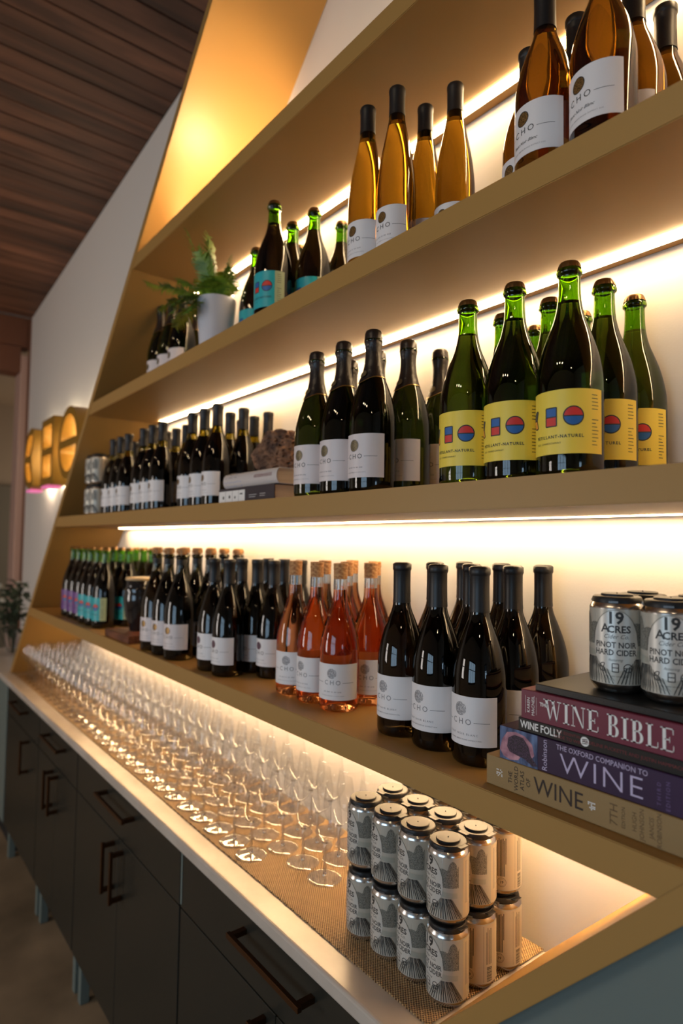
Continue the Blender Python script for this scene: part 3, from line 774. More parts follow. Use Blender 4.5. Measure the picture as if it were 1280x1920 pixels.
# upper shelf (B)
block('foil2', ZB, (-1.518, -1.427, -1.336), (0.134,), 'black-foiled bottle', 'the dark corner of the plant shelf', 'black-foiled bottles by the plant')
place_bottle('foil2', -1.427, 0.225, ZB, 'black-foiled bottle behind the row left of the fern pot', 'black-foiled bottles by the plant')
for (x, y, lb) in [(-0.909, 0.160, 'crown-capped green bottle with teal label touching the white pot'), (-0.674, 0.072, 'crown-capped green bottle with teal label standing foremost right of the fern'),
                   (-0.728, 0.160, 'crown-capped green bottle behind the foremost teal label bottle'), (-0.639, 0.164, 'green bottle with teal label half hidden by the shelf edge'),
                   (-0.646, 0.2535, 'rearmost green bottle just left of the amber bottles'), (-0.820, 0.246, 'crown-capped green bottle at the wall behind the teal labels')]:
    place_bottle('teal', x, y, ZB, lb, 'teal label bottles on the plant shelf', random.uniform(-0.1, 0.1) + 0.0)
for (x, y, lb) in [(-0.319, 0.062, 'slender amber bottle with white label, leftmost of four'), (-0.245, 0.070, 'slender amber bottle, foremost and tallest of the four in view'),
                   (-0.246, 0.145, 'slender amber bottle, shortest looking of four, behind the front pair'), (-0.171, 0.146, 'slender golden bottle, rightmost of the four')]:
    place_bottle('hock', x, y, ZB, lb, 'slender amber bottles on the plant shelf', 0.06)
for (x, y, lb) in [(0.072, 0.065, 'large amber bottle with full white label, left of the front pair at top right'), (0.160, 0.065, 'large amber bottle with full white label, right of the front pair at top right'),
                   (-0.017, 0.152, 'large amber bottle half hidden at the left of the top right cluster'), (0.069, 0.152, 'large amber bottle whose black cap shows between the front pair'),
                   (0.158, 0.152, 'large amber bottle close behind the right front one'), (0.163, 0.238, 'large amber bottle at the wall, rightmost at the top')]:
    place_bottle('amber', x, y, ZB, lb, 'large amber bottles on the plant shelf', random.uniform(-0.05, 0.05) - 0.22)

# ------------------------------------------------------------------ cider cans
CR_ = 0.0331
can_shell = lathe('can_body', [(0, 0.004), (0.018, 0.003), (0.0235, 0.0), (0.0262, 0.001), (0.0318, 0.0085), (CR_, 0.0125), (CR_, 0.1050), (0.0318, 0.1085), (0.0280, 0.1140), (0.0262, 0.1165), (0.0270, 0.1178), (0.0262, 0.1190), (0.0245, 0.1160), (0, 0.1155)], CANAL, 40, angle=50)
def can_prints():
    hw, hh_, cy_ = 0.0275, 0.043, 0.060
    base = label_shell('label', CR_, 0.0125, 0.1045, -PI, PI, CANLB, 0.0002)
    S = []
    # trees right and left of the oval
    def ov(u): return hh_ * math.sqrt(max(0, 1 - (u / hw) ** 2))
    for sgn in (1, -1):
        top = lambda u: 0.084 + (0.016 if abs(u) > 0.034 else 0.004) * math.sqrt(abs(math.sin((abs(u) - 0.019) * 200)))
        lo = lambda u: 0.052
        S.append(cols(sgn * 0.019, sgn * 0.052, 34, (lambda u: max(lo(u), cy_ + 0.0) if abs(u) > hw else cy_ + ov(u) * 0.7), top, CANTR) if sgn > 0 else cols(-0.052, -0.019, 34, (lambda u: max(lo(u), cy_) if abs(u) > hw else cy_ + ov(u) * 0.7), top, CANTR))
    S.append(cols(-0.05, 0.05, 40, lambda u: 0.0465 + 0.002 * math.cos(u * 60), lambda u: 0.0535 + 0.001 * math.sin(u * 90), mat('can_band', (0.42, 0.42, 0.36, 1), 0.35, metal=0.3)))
    rnd = random.Random(11)
    for k in range(34):
        a = -1.15 + 2.3 * k / 33; u1 = 0.052 * math.sin(a) * 1.0; u0_ = u1 * 0.55
        S.append(seg2((u0_ + (0.014 if u1 > 0 else -0.014), 0.044), (u1 * 1.25, 0.0135), rnd.uniform(0.0005, 0.0014), INK, 4))
        S.append(seg2((u0_ + (0.016 if u1 > 0 else -0.016), 0.043 - rnd.random() * .01), (u1 * 1.2 + 0.001, 0.017), 0.0004, INK, 3))
    S.append(cols(-hw, hw, 30, lambda u: cy_ - ov(u) * 0.72, lambda u: cy_ + ov(u), CANOV))
    arc = [(hw * 1.05 * math.cos(t), cy_ + hh_ * 1.02 * math.sin(t)) for t in [PI * (0.05 + 0.9 * k / 26) for k in range(27)]]
    for p, q in zip(arc, arc[1:]): S.append(seg2(p, q, 0.0004, INK))
    S += [text2d('19', 0.0205, 0, 0.0935, INK, bold=0.03), text2d('A', 0.0150, -0.0118, 0.0808, INK, bold=0.02), text2d('CRES', 0.0120, 0.0045, 0.0798, INK, bold=0.03),
          text2d('Cider Co.', 0.0074, 0.001, 0.0710, INK, shear=0.35), text2d('PINOT NOIR', 0.0098, 0, 0.0605, INK, bold=0.025, sx=0.88), text2d('HARD CIDER', 0.0098, 0, 0.0512, INK, bold=0.025, sx=0.88),
          text2d('featuring', 0.0046, 0, 0.0425, INK, shear=0.4)]
    S += glyphs(0, 0.0330, 0.0050, 0.0011)
    S += dashes(-0.014, 0.014, 0.0225, 0.0013, INK, 8)
    front = shape_mesh('print', S, on_cyl(CR_, 0, 0.0004))
    # back: two text panels, seal and barcode
    c = PI * CR_; B = []
    B.append(rect(c - 0.044, 0.014, c + 0.044, 0.103, CANBK, 30))
    B.append(rect(c - 0.030, 0.0155, c - 0.0296, 0.1015, INK)); B.append(rect(c + 0.004, 0.0155, c + 0.0044, 0.1015, INK))
    for k in range(7):
        B.append(rect(c - 0.026 + k * 0.0022, 0.036 + (0.02 if k == 6 else 0), c - 0.0248 + k * 0.0022, 0.099 - rnd.uniform(0, 0.006), INK))
    for k in range(3): B.append(rect(c - 0.039 + k * 0.0022, 0.034, c - 0.0382 + k * 0.0022, 0.098, INKG))
    B += [ringp(c - 0.019, 0.0265, 0.0072, 0.0005, INK), ringp(c - 0.019, 0.0265, 0.0055, 0.0003, INK), text2d('19', 0.0062, c - 0.019, 0.0265, INK, bold=0.02)]
    for k in range(5): B.append(rect(c + 0.009 + k * 0.0024, 0.042, c + 0.0099 + k * 0.0024, 0.100 - rnd.uniform(0, 0.012), INK))
    y = 0.016
    while y < 0.037:
        w = rnd.choice((0.0004, 0.0007, 0.0011)); B.append(rect(c + 0.010, y, c + 0.020, y + w, INK, 3)); y += w + rnd.choice((0.0004, 0.0007))
    back = shape_mesh('print_back', B, on_cyl(CR_, 0, 0.0004))
    return base, front, back
CB, CFp, CBp = can_prints()
def cider_can(x, y, z, rz, label, group):
    t = thing('cider_can', label, 'can', (x, y, Z0 + z), rz, group)
    link('can_body', can_shell, t); l = link('can_label', CB, t); link('lettering', CFp, l); link('lettering', CBp, l)
    return t
cap1 = lathe('carrier_ring', [(0, 0.0052), (0.0008, 0.0052), (0.001, 0.0040), (0.0185, 0.0040), (0.0192, 0.0034), (0.0192, 0.0012), (0.0275, 0.0010), (0.0288, 0.0002), (0.0300, -0.0030), (0.0296, -0.0085), (0.0283, -0.0088), (0.0283, -0.0050)], CARR, 40, angle=30)
tabm = join('t', [(bevbox('t', -0.0055, 0.0055, -0.0305, -0.0292, -0.0062, -0.0040, mat('carrier_tab', (0.10, 0.10, 0.105, 1), 0.3)), Matrix.Rotation(a, 4, 'Z')) for a in (0.35, 1.9, 3.5, 5.0)])
brm = bevbox('bridge', -0.009, 0.009, -0.0345, -0.026, -0.0005, 0.0008, CARR, 0.0003)
def carrier(x0, y0, nx, ny, dx, dy, z, label, group):
    t = thing('can_carrier', label, 'can carrier', (x0, y0, Z0 + z), 0, group)
    for i in range(nx):
        for j in range(ny):
            c = link('carrier_ring', cap1, t, (i * dx, j * dy, 0)); link('tab', tabm, c)
            if j: link('bridge', brm, c)
            if i: link('bridge', brm, c, (0, 0, 0), (0, 0, PI / 2))
    return t
# the stack on the mat, two layers of twelve
CX = [-0.112 - 0.0673 * k for k in range(4)]; CY = [0.0735 + 0.0673 * k for k in range(3)]
names_c = ['nearest', 'second', 'third', 'farthest']
CZ = 0.0032; LH = 0.1225
for lay in (0, 1):
    for i, x in enumerate(CX):
        for j, y in enumerate(CY):
            rz = random.uniform(-0.10, 0.10) - 0.36
            if (i, j, lay) == (0, 1, 0): rz = -2.18
            if (i, j) == (0, 2): rz = -2.0 + (0.1 if lay else 0)
            lb = 'cider can in the %s layer of the mat stack, %s row, %s of four' % (('lower', 'upper')[lay], RW[j], names_c[i])
            cider_can(x, y, CZ + lay * LH, rz, lb, 'cider cans stacked on the bar mat')
    for s in (0, 1):
        carrier(CX[2 * s + 1], CY[0], 2, 3, 0.0673, 0.0673, CZ + lay * LH + 0.1185, 'black plastic carrier capping the %s six cans of the %s layer' % (('near', 'far')[s], ('lower', 'upper')[lay]), 'carriers on the mat stack')
# four-pack on the books
BK = 0.5305
for i in range(2):
    for j in range(2):
        cider_can(0.163 + 0.0673 * i, 0.086 + 0.0673 * j, BK, 0.42, 'cider can on the wine books, %s row, %s' % (('front', 'back')[j], ('left', 'right')[i]), 'four-pack of cider on the books')
carrier(0.163, 0.086, 2, 2, 0.0673, 0.0673, BK + 0.1185, 'black plastic carrier capping the four-pack on the books', 'carrier on the four-pack')
# two four-packs at the far end of the middle shelf
for lay in (0, 1):
    for i in range(2):
        for j in range(2):
            cider_can(-2.022 + 0.0673 * i, 0.070 + 0.0673 * j, ZC + lay * LH, -0.5, 'far cider can on the middle shelf, %s layer, %s row, %s' % (('lower', 'upper')[lay], ('front', 'back')[j], ('left', 'right')[i]), 'cider cans at the far end of the middle shelf')
    carrier(-2.022, 0.070, 2, 2, 0.0673, 0.0673, ZC + lay * LH + 0.1185, 'black carrier on the %s far four-pack of the middle shelf' % ('lower', 'upper')[lay], 'carriers on the far four-packs')

# ------------------------------------------------------------------ wine glasses
def bowl_mesh():
    P = sm([(0.0035, 0.0730), (0.012, 0.0762), (0.024, 0.0850), (0.0330, 0.0990), (0.0360, 0.1150), (0.0350, 0.1330), (0.0318, 0.1550), (0.0290, 0.1750)], 3)
    rim = [(0.0291, 0.1754), (0.0286, 0.1756), (0.0283, 0.1750)]
    return lathe('bowl', P + rim, G_THIN, 32, angle=60)
BOWL = bowl_mesh()
STEM = lathe('stem', [(0, 0.0052), (0.0045, 0.0060), (0.0031, 0.010), (0.0027, 0.020), (0.0026, 0.045), (0.0028, 0.062), (0.0038, 0.0705), (0.0058, 0.0738), (0, 0.0742)], G_CLEAR, 14, angle=60)
FOOT = lathe('foot', [(0, 0.0006), (0.030, 0.0004), (0.0358, 0.0), (0.0364, 0.0007), (0.0355, 0.0015), (0.028, 0.0020), (0.016, 0.0031), (0.0062, 0.0048), (0, 0.0053)], G_FOOT, 32, angle=60)
ORD = ['first', 'second', 'third', 'fourth', 'fifth', 'sixth', 'seventh', 'eighth', 'ninth', 'tenth', 'eleventh', 'twelfth', 'thirteenth', 'fourteenth', 'fifteenth', 'sixteenth', 'seventeenth', 'eighteenth', 'nineteenth', 'twentieth']
TENS = lambda k: ORD[k] if k < 20 else ('twenty-' + ORD[k - 20] if k < 29 else ('thirtieth' if k == 29 else 'thirty-' + ORD[k - 30]))
for ri, (y, x0) in enumerate(((0.050, -0.683), (0.1245, -0.506), (0.198, -0.552), (0.262, -0.507))):
    x = x0; k = 0
    while x > -2.965:
        t = thing('wine_glass', 'clear stemmed wine glass in the %s row, %s from the cans' % (('front', 'second', 'third', 'back')[ri], TENS(k)), 'wine glass', (x + random.uniform(-.0015, .0015), y + random.uniform(-.0008, .0008), Z0 + 0.0031), 0, 'wine glasses on the bar mat')
        link('foot', FOOT, t); link('stem', STEM, t); link('bowl', BOWL, t)
        x -= 0.0812; k += 1

# ------------------------------------------------------------------ books
def book(name, label, x0, x1, y0, y1, z0, z1, cover, page, shapes=(), rz=0.0, group=None, softr=0.0, side=None, under=0.0):
    """flat-lying book, spine towards -y; shapes are printed on the spine (u from left edge, v from bottom)"""
    cx, cy2 = x0, y0; t = thing(name, label, 'book', (cx, cy2, Z0 + z0), rz, group)
    W, Dp, H = x1 - x0, y1 - y0, z1 - z0; c = 0.0022
    # cover wraps spine: C-shaped prism in yz
    r = softr
    if r:
        pts = [(Dp, 0), (r, 0)] + [(r - r * math.sin(a), H / 2 - H / 2 * math.cos(a)) for a in [PI * k / 10 for k in range(1, 10)]] + [(r, H), (Dp, H), (Dp, H - c), (r, H - c)] + [(r - (r - c) * math.sin(a), H / 2 + (H / 2 - c) * math.cos(a)) for a in [PI * k / 10 for k in range(1, 10)]] + [(r, c), (Dp, c)]
    else: pts = [(0.0008, 0), (0, 0.0008), (0, H - 0.0008), (0.0008, H), (Dp, H), (Dp, H - c), (c, H - c), (c, c), (Dp, c), (Dp, 0)]
    link('cover', prism('cover', pts, 'x', 0, W, cover), t)
    link('pages', bevbox('pages', 0.003, W - 0.003, max(c, r * 0.5 if r else c), Dp - 0.004, c, H - c, page), t)
    if shapes:
        if r: fm = lambda u, v, k: (u, r - r * math.sin(PI * min(max(v / H, 0), 1)) - 0.0005 - 4e-6 * k, H / 2 - (H / 2) * math.cos(PI * min(max(v / H, 0), 1)))
        else: fm = on_front()
        link('lettering', shape_mesh('lettering', shapes, fm), t)
    return t
PAGE = vary(mat('pages', srgb(225, 200, 170), 0.9), 3, srgb(205, 178, 146), srgb(232, 212, 184), (1, 1, 700), 2)
WHT = mat('print_white', (0.85, 0.83, 0.80, 1), 0.5)
LILA = mat('print_lilac', srgb(196, 184, 214), 0.5)
TANK = mat('cover_tan', srgb(150, 122, 78), 0.42, bump=(700, 0.1, 2))
PURC = vary(mat('cover_purple', srgb(58, 32, 74), 0.35), 6, srgb(42, 24, 54), srgb(54, 32, 68))
BLKC = mat('cover_black', (0.010, 0.010, 0.010, 1), 0.32)
WINEC = mat('cover_wine_red', srgb(112, 36, 58), 0.36)
REDI = mat('print_dull_red', srgb(120, 40, 44), 0.5)
BROW = mat('print_brown', srgb(40, 26, 22), 0.5)
DKTN = mat('print_dark_tan', srgb(104, 78, 46), 0.5)

def serif(word, x, y, h, m, gap=0.10, wk=1.0):
    """high-contrast serif capitals drawn as polygons"""
    S = []; t = 0.05; st = 0.17 * wk
    def R(a, b, c, d): S.append(([(x + a * h, y + b * h), (x + c * h, y + b * h), (x + c * h, y + d * h), (x + a * h, y + d * h)], [(0, 1, 2, 3)], m))
    def Q(*p): S.append(poly2([(x + a * h, y + b * h) for a, b in p], m))
    for ch in word:
        if ch == ' ': x += 0.38 * h; continue
        if ch == 'I': R(0, 0, .40, t); R(0, 1 - t, .40, 1); R(.20 - st / 2, 0, .20 + st / 2, 1); w = .40
        elif ch == 'L': R(0, 0, .62, t); R(0, 1 - t, .36, 1); R(.10, 0, .10 + st, 1); Q((.57, 0), (.62, 0), (.62, .28), (.59, .28)); w = .62
        elif ch == 'E':
            R(0, 0, .66, t); R(0, 1 - t, .64, 1); R(.10, 0, .10 + st, 1); R(.2, .5 - t / 2, .46, .5 + t / 2); R(.44, .38, .47, .62)
            Q((.61, 0), (.66, 0), (.66, .28), (.63, .28)); Q((.59, 1), (.64, 1), (.64, .74), (.61, .74)); w = .66
        elif ch == 'N':
            R(0, 1 - t, .26, 1); R(0, 0, .24, t); R(.62, 1 - t, .86, 1); R(.10, 0, .14, 1); R(.72, 0, .76, 1); Q((.08, 1), (.28, 1), (.76, 0), (.70, 0)); w = .86
        elif ch == 'W':
            R(0, 1 - t, .36, 1); R(.42, 1 - t, .76, 1); R(.92, 1 - t, 1.18, 1)
            Q((.09, 1), (.28, 1), (.49, .0), (.43, 0)); Q((.43, 0), (.47, 0), (.68, .82), (.64, .88)); Q((.52, 1), (.70, 1), (.92, 0), (.86, 0)); Q((.86, 0), (.90, 0), (1.09, 1), (1.05, 1)); w = 1.18
        elif ch == 'B':
            R(0, 0, .45, t); R(0, 1 - t, .42, 1); R(.10, 0, .10 + st, 1); R(.2, .5, .42, .5 + t)
            for cy_, ry, rx, x0 in ((.765, .235, .22, .38), (.265, .265, .26, .40)):
                V, F = [], []; n = 12
                for i in range(n + 1):
                    a = -PI / 2 + PI * i / n; V += [(x + (x0 + rx * math.cos(a)) * h, y + (cy_ + ry * math.sin(a)) * h), (x + (x0 + (rx - 0.165) * max(math.cos(a), 0)) * h, y + (cy_ + (ry - t) * math.sin(a)) * h)]
                    if i: F.append((2 * i - 2, 2 * i, 2 * i + 1, 2 * i - 1))
                S.append((V, F, m))
            w = .68
        x += (w + gap) * h
    return S, x
# atlas
H = 0.0405
S = [text2d('THE', 0.0088, 0.040, H / 2 - 0.001, BROW, rot=PI / 2), text2d('WORLD', 0.0088, 0.0495, H / 2, BROW, rot=PI / 2), text2d('ATLAS', 0.0088, 0.059, H / 2, BROW, rot=PI / 2), text2d('OF', 0.0088, 0.0685, H / 2, BROW, rot=PI / 2),
     text2d('WINE', 0.030, 0.112, H / 2 - 0.0005, BROW, sx=0.92), text2d('7TH', 0.014, 0.186, H / 2, DKTN, rot=PI / 2), text2d('EDITION', 0.0062, 0.1975, H / 2, DKTN, rot=PI / 2),
     text2d('HUGH', 0.0075, 0.2105, H / 2, DKTN, rot=PI / 2), text2d('JOHNSON', 0.0075, 0.2190, H / 2, DKTN, rot=PI / 2), text2d('JANCIS', 0.0075, 0.2300, H / 2, DKTN, rot=PI / 2), text2d('ROBINSON', 0.0075, 0.2385, H / 2, DKTN, rot=PI / 2)]
for cxx in (0.022, 0.158):
    rnd = random.Random(int(cxx * 1000))
    for a in range(5):
        for b in range(5):
            if rnd.random() < 0.62: S.append(rect(cxx - 0.005 + a * 0.002, H / 2 - 0.005 + b * 0.002, cxx - 0.0034 + a * 0.002, H / 2 - 0.0034 + b * 0.002, WHT))
book('atlas_book', 'thick tan book at the bottom of the lower-shelf pile', 0.006, 0.284, 0.022, 0.262, ZD + 0.0003, 0.4205, TANK, PAGE, S, group='pile of wine books')
# companion
H = 0.0435
S = [rect(0.0, 0, 0.060, H, vary(mat('photo_blue', srgb(60, 84, 128), 0.5), 30, srgb(34, 46, 84), srgb(104, 128, 170), (4, 1, 1)), 1)]
SKIN = vary(mat('photo_hand', srgb(168, 110, 130), 0.5), 60, srgb(120, 70, 96), srgb(205, 150, 160))
GRP = vary(mat('photo_grapes', srgb(30, 16, 34), 0.4), 700, srgb(12, 8, 16), srgb(76, 50, 80), detail=1)
S += [poly2([(0.0, 0.012), (0.004, 0.026), (0.012, 0.037), (0.026, 0.040), (0.040, 0.038), (0.052, 0.030), (0.055, 0.016), (0.050, 0.010), (0.046, 0.024), (0.036, 0.012), (0.030, 0.004), (0.018, 0.001), (0.006, 0.004)], SKIN),
      poly2([(0.012, 0.018), (0.014, 0.030), (0.024, 0.036), (0.038, 0.035), (0.046, 0.026), (0.050, 0.014), (0.060, 0.004), (0.052, 0.002), (0.040, 0.008), (0.026, 0.010), (0.016, 0.012)], GRP),
      text2d('Robinson', 0.0105, 0.071, H / 2, LILA, rot=PI / 2), text2d('THE OXFORD COMPANION TO', 0.0092, 0.146, H - 0.0068, LILA, sx=0.88),
      text2d('WINE', 0.0350, 0.146, 0.0170, LILA, spacing=1.12, bold=-0.012, sx=1.12), text2d('THIRD', 0.0062, 0.2165, 0.019, DKTN if False else mat('print_violet', srgb(112, 92, 140), 0.5), rot=PI / 2, spacing=1.6), text2d('EDITION', 0.0062, 0.2265, 0.019, mat('print_violet2', srgb(112, 92, 140), 0.5), rot=PI / 2, spacing=1.4)]
book('companion_book', 'dark purple book with a photo of hands holding grapes on its spine', 0.027, 0.293, 0.024, 0.240, 0.4208, 0.4643, PURC, PAGE, S, group='pile of wine books', softr=0.0)
H = 0.0175
S = [text2d('WINE FOLLY', 0.0135, 0.034, H / 2, WHT, bold=0.02, sx=0.80), text2d('— THE ESSENTIAL —', 0.0052, 0.0745, H * 0.68, REDI), text2d('GUIDE TO WINE', 0.0058, 0.0745, H * 0.32, REDI),
     fan(0.097, H / 2, 0.0058, WHT), text2d('MADELINE PUCKETTE AND JUSTIN HAMMACK', 0.0058, 0.154, H / 2, REDI, spacing=1.0)]
for k in range(3): S.append(seg2((0.0935, H / 2 - 0.003 + k * 0.0025), (0.1005, H / 2 - 0.002 + k * 0.0025), 0.0009, BLKC))
book('guide_book', 'thin black paperback between the purple and the wine-red book', 0.056, 0.290, 0.026, 0.215, 0.4646, 0.4821, BLKC, PAGE, S, group='pile of wine books')
H = 0.0385
S, _x = serif('WINE BIBLE', 0.034, 0.0065, 0.0255, WHT, gap=0.12)
S = [([(0.034 + (a - 0.034) * 0.86, b) for a, b in v], f, m) for v, f, m in S]
S += [text2d('THE', 0.0066, 0.0345, 0.0235, WHT, bold=0.03)]
S += [text2d('KAREN', 0.0062, 0.0115, H / 2, WHT, rot=PI / 2), text2d('MACNEIL', 0.0062, 0.0185, H / 2, WHT, rot=PI / 2), rect(0.0065, 0.008, 0.0068, 0.031, WHT), rect(0.0232, 0.008, 0.0235, 0.031, WHT)]
S += [rect(0.2185, 0.008, 0.2245, 0.031, WHT), text2d('WORKMAN', 0.0045, 0.2215, H / 2, WINEC, rot=PI / 2)]
book('bible_book', 'thick wine-red book with large white serif capitals on its spine', 0.062, 0.296, 0.024, 0.210, 0.4824, 0.5209, WINEC, PAGE, S, group='pile of wine books')
book('slim_book', 'slim black book under the four-pack, topmost of the pile', 0.080, 0.330, 0.030, 0.235, 0.5212, 0.5302, BLKC, PAGE, dashes(0.05, 0.15, 0.0045, 0.002, mat('print_faint', srgb(60, 55, 50), 0.5)), group='pile of wine books')
# middle shelf books
NAVY = mat('print_navy', srgb(70, 86, 140), 0.5)
CREAMC = mat('cover_cream', srgb(205, 196, 192), 0.4)
S = dashes(0.012, 0.070, 0.027, 0.009, INKG, 2) + dashes(0.006, 0.095, 0.012, 0.011, mat('print_blueband', srgb(140, 150, 200), 0.5), 6) + [poly2([(0.10, 0.004), (0.135, 0.004), (0.145, 0.036), (0.12, 0.03)], NAVY)] + dashes(0.155, 0.235, 0.021, 0.006, REDI, 4)
book('cookbook', 'cream paperback with rounded spine under the lava rock', -0.862, -0.608, 0.050, 0.235, 0.8442, 0.8812, CREAMC, PAGE, S, softr=0.012, group='two books under the rock')
S = [rect(0.002, 0.004, 0.135, 0.033, WHT, 4), rect(0.036, 0.002, 0.0372, 0.034, BLKC), rect(0.072, 0.002, 0.0732, 0.034, BLKC), rect(0.104, 0.002, 0.1052, 0.034, BLKC), fan(0.026, 0.017, 0.0045, BLKC, 8), fan(0.058, 0.018, 0.0045, BLKC, 8), fan(0.086, 0.016, 0.0035, BLKC, 8), rect(0.110, 0.022, 0.124, 0.025, BLKC), rect(0.155, 0.018, 0.19, 0.0188, WHT), rect(0.155, 0.013, 0.185, 0.0138, WHT), rect(0.205, 0.019, 0.23, 0.0198, WHT), rect(0.205, 0.014, 0.228, 0.0148, WHT)]
book('novel_book', 'black and white book at the bottom under the cream one', -0.880, -0.612, 0.048, 0.240, ZC + 0.0003, 0.8438, mat('cover_plum_black', srgb(44, 34, 44), 0.4), PAGE, S, group='two books under the rock')

# lava rock
bm = bmesh.new(); bmesh.ops.create_icosphere(bm, subdivisions=5, radius=1)
for v in bm.verts:
    p = v.co.copy(); n_ = mnoise.noise(p * 1.3 + Vector((3, 1, 7))) * 0.28 + mnoise.noise(p * 3.1) * 0.12
    pit = max(0, mnoise.noise(p * 8.0 + Vector((5, 5, 5))) - 0.12) * 0.30 + max(0, mnoise.noise(p * 17) - .2) * 0.14
    v.co = p * (1 + n_ - pit); v.co.x *= 0.088; v.co.y *= 0.060; v.co.z *= 0.055
    v.co.x += 0.12 * max(v.co.z, 0) * 3.0
zmin = min(v.co.z for v in bm.verts)
for v in bm.verts: v.co.z = max(v.co.z, zmin + 0.012) - (zmin + 0.012)
me = bpy.data.meshes.new('rock'); bm.to_mesh(me); bm.free()
me.materials.append(vary(mat('lava_rock', srgb(110, 78, 60), 0.95), 28, srgb(62, 44, 38), srgb(146, 108, 82), detail=6))
tag(link('lava_rock', me, None, (-0.745, 0.150, Z0 + 0.8813)), 'rough brown pitted rock lying on the cream book', 'rock')

# jar and wooden block
WOODB = vary(mat('walnut_block', srgb(110, 60, 36), 0.45), 12, srgb(78, 40, 24), srgb(134, 78, 48), (1, 8, 8))
slab = prism('slab', [(-1.640, 0.012), (-1.405, 0.012), (-1.40, 0.165), (-1.610, 0.165)], 'z', 0, 0.024, WOODB, 0.002)
tag(link('wooden_block', slab, None, (0, 0, Z0 + ZD + 0.0003)), 'dark reddish wooden slab under the black jar', 'block')
JARM = mat('jar_glaze', (0.012, 0.010, 0.011, 1), 0.12, coat=0.5)
jar = thing('storage_jar', 'black glazed jar with flat wooden lid on the wooden slab', 'jar', (-1.535, 0.092, Z0 + ZD + 0.0246))
link('body', lathe('body', [(0, 0)] + sm([(0.030, 0.0), (0.036, 0.02), (0.046, 0.055), (0.052, 0.09), (0.053, 0.115), (0.050, 0.132)], 3) + [(0.050, 0.134), (0.0545, 0.135), (0.0545, 0.141), (0.048, 0.143), (0.0455, 0.150), (0.0455, 0.168), (0.044, 0.170), (0, 0.170)], JARM, 40), jar)
link('lid', lathe('lid', [(0, 0.1702), (0.047, 0.1702), (0.048, 0.172), (0.048, 0.177), (0.046, 0.179), (0, 0.179)], mat('jar_lid', srgb(206, 176, 130), 0.5), 40), jar)

# ------------------------------------------------------------------ fern in a white pot, with fairy lights
POTM = mat('pot_white', (0.62, 0.61, 0.66, 1), 0.4)
LEAF = vary(mat('fern_leaf', (0.1, 0.25, 0.03, 1), 0.5), 14, (0.06, 0.15, 0.015, 1), (0.30, 0.44, 0.035, 1))
LEAF.node_tree.nodes['Principled BSDF'].inputs['Subsurface Weight'].default_value = 0.0
SOIL = mat('soil', (0.03, 0.02, 0.012, 1), 0.95)
fern = thing('potted_fern', 'feathery green fern in a plain white pot on the upper shelf', 'plant', (-0.985, 0.080, Z0 + ZB))
link('pot', lathe('pot', [(0, 0), (0.040, 0), (0.043, 0.003), (0.0535, 0.150), (0.0535, 0.154), (0.050, 0.154), (0.0485, 0.140), (0, 0.140)], POTM, 44), fern)
link('soil', lathe('soil', [(0.0486, 0.1405), (0.03, 0.146), (0, 0.148)], SOIL, 24), fern)
def frond(az, length, rise, droop, seed, wid=0.036):
    length *= 1.28
    rnd = random.Random(seed); V, F = [], []; n = 30; pts = []
    d = Vector((math.cos(az), math.sin(az), 0)); side0 = Vector((-math.sin(az), math.cos(az), 0))
    for i in range(n + 1):
        t = i / n; h = length * t
        pts.append(d * (h * math.cos(rise) * (1 - 0.12 * t * droop)) + Vector((0, 0, h * math.sin(rise) - droop * length * 0.55 * t * t)))
    for i in range(n):
        a, b = pts[i], pts[i + 1]; o = len(V); w = 0.0011 * (1 - 0.6 * i / n)
        V += [a - side0 * w, a + side0 * w, b + side0 * w, b - side0 * w, a + Vector((0, 0, w)), b + Vector((0, 0, w))]
        F += [(o, o + 3, o + 5, o + 4), (o + 4, o + 5, o + 2, o + 1)]
        if i < 3: continue
        t = i / n; L = wid * math.sin(PI * min(1, (0.12 + 0.88 * (1 - t)) ** 0.8)) * 1.0 + 0.003; tang = (b - a).normalized(); up = side0.cross(tang) * -1
        for s in (-1, 1):
            ax = (side0 * s * 0.93 + tang * 0.36 + up * rnd.uniform(-0.25, 0.15)).normalized(); wv = tang * 0.0026
            # toothed leaflet: three lobed segments
            prev = None
            for k in range(4):
                u = k / 3; c = a + ax * L * u + up * (-0.10 * L * u * u); ww = wv * (1.15 - 0.95 * u) * (1.25 if k % 2 else 0.9)
                q = (len(V), len(V) + 1); V += [c - ww, c + ww]
                if prev: F.append((prev[0], prev[1], q[1], q[0]))
                prev = q
    return mk('frond', V, F, LEAF)
FR_ = [(4.05, .180, 1.22, .08), (3.80, .165, 1.46, .05), (4.35, .155, 1.36, .12), (4.05, .170, .42, .25), (3.75, .150, .78, .4), (4.30, .135, .35, .95), (4.60, .12, .25, 1.1), (3.9, .12, .15, 1.0),
       (5.1, .10, .8, .8), (5.7, .095, .9, .7), (.1, .08, 1.1, .5), (.9, .10, 1.15, .35), (1.3, .12, 1.35, .15), (2.3, .12, 1.2, .3), (2.9, .14, 1.0, .4), (3.3, .15, 1.2, .2), (3.4, .13, .6, .6), (4.8, .13, 1.2, .3)]
FR_ += [(a + 0.25, l * 0.86, min(r * 1.04, 1.5), d + 0.12) for a, l, r, d in FR_]
for k, (az, L_, ri, dr) in enumerate(FR_):
    o = link('frond', frond(az, L_, ri, dr, k), fern, (random.uniform(-.012, .012), random.uniform(-.012, .012), 0.143))
BULB = emit('fairy_bulb', (1.0, 0.80, 0.5), 60)
fl_ = thing('fairy_lights', 'thin string of warm fairy lights trailing over the fern pot', 'string lights', (-0.985, 0.080, Z0 + ZB + 0.156))
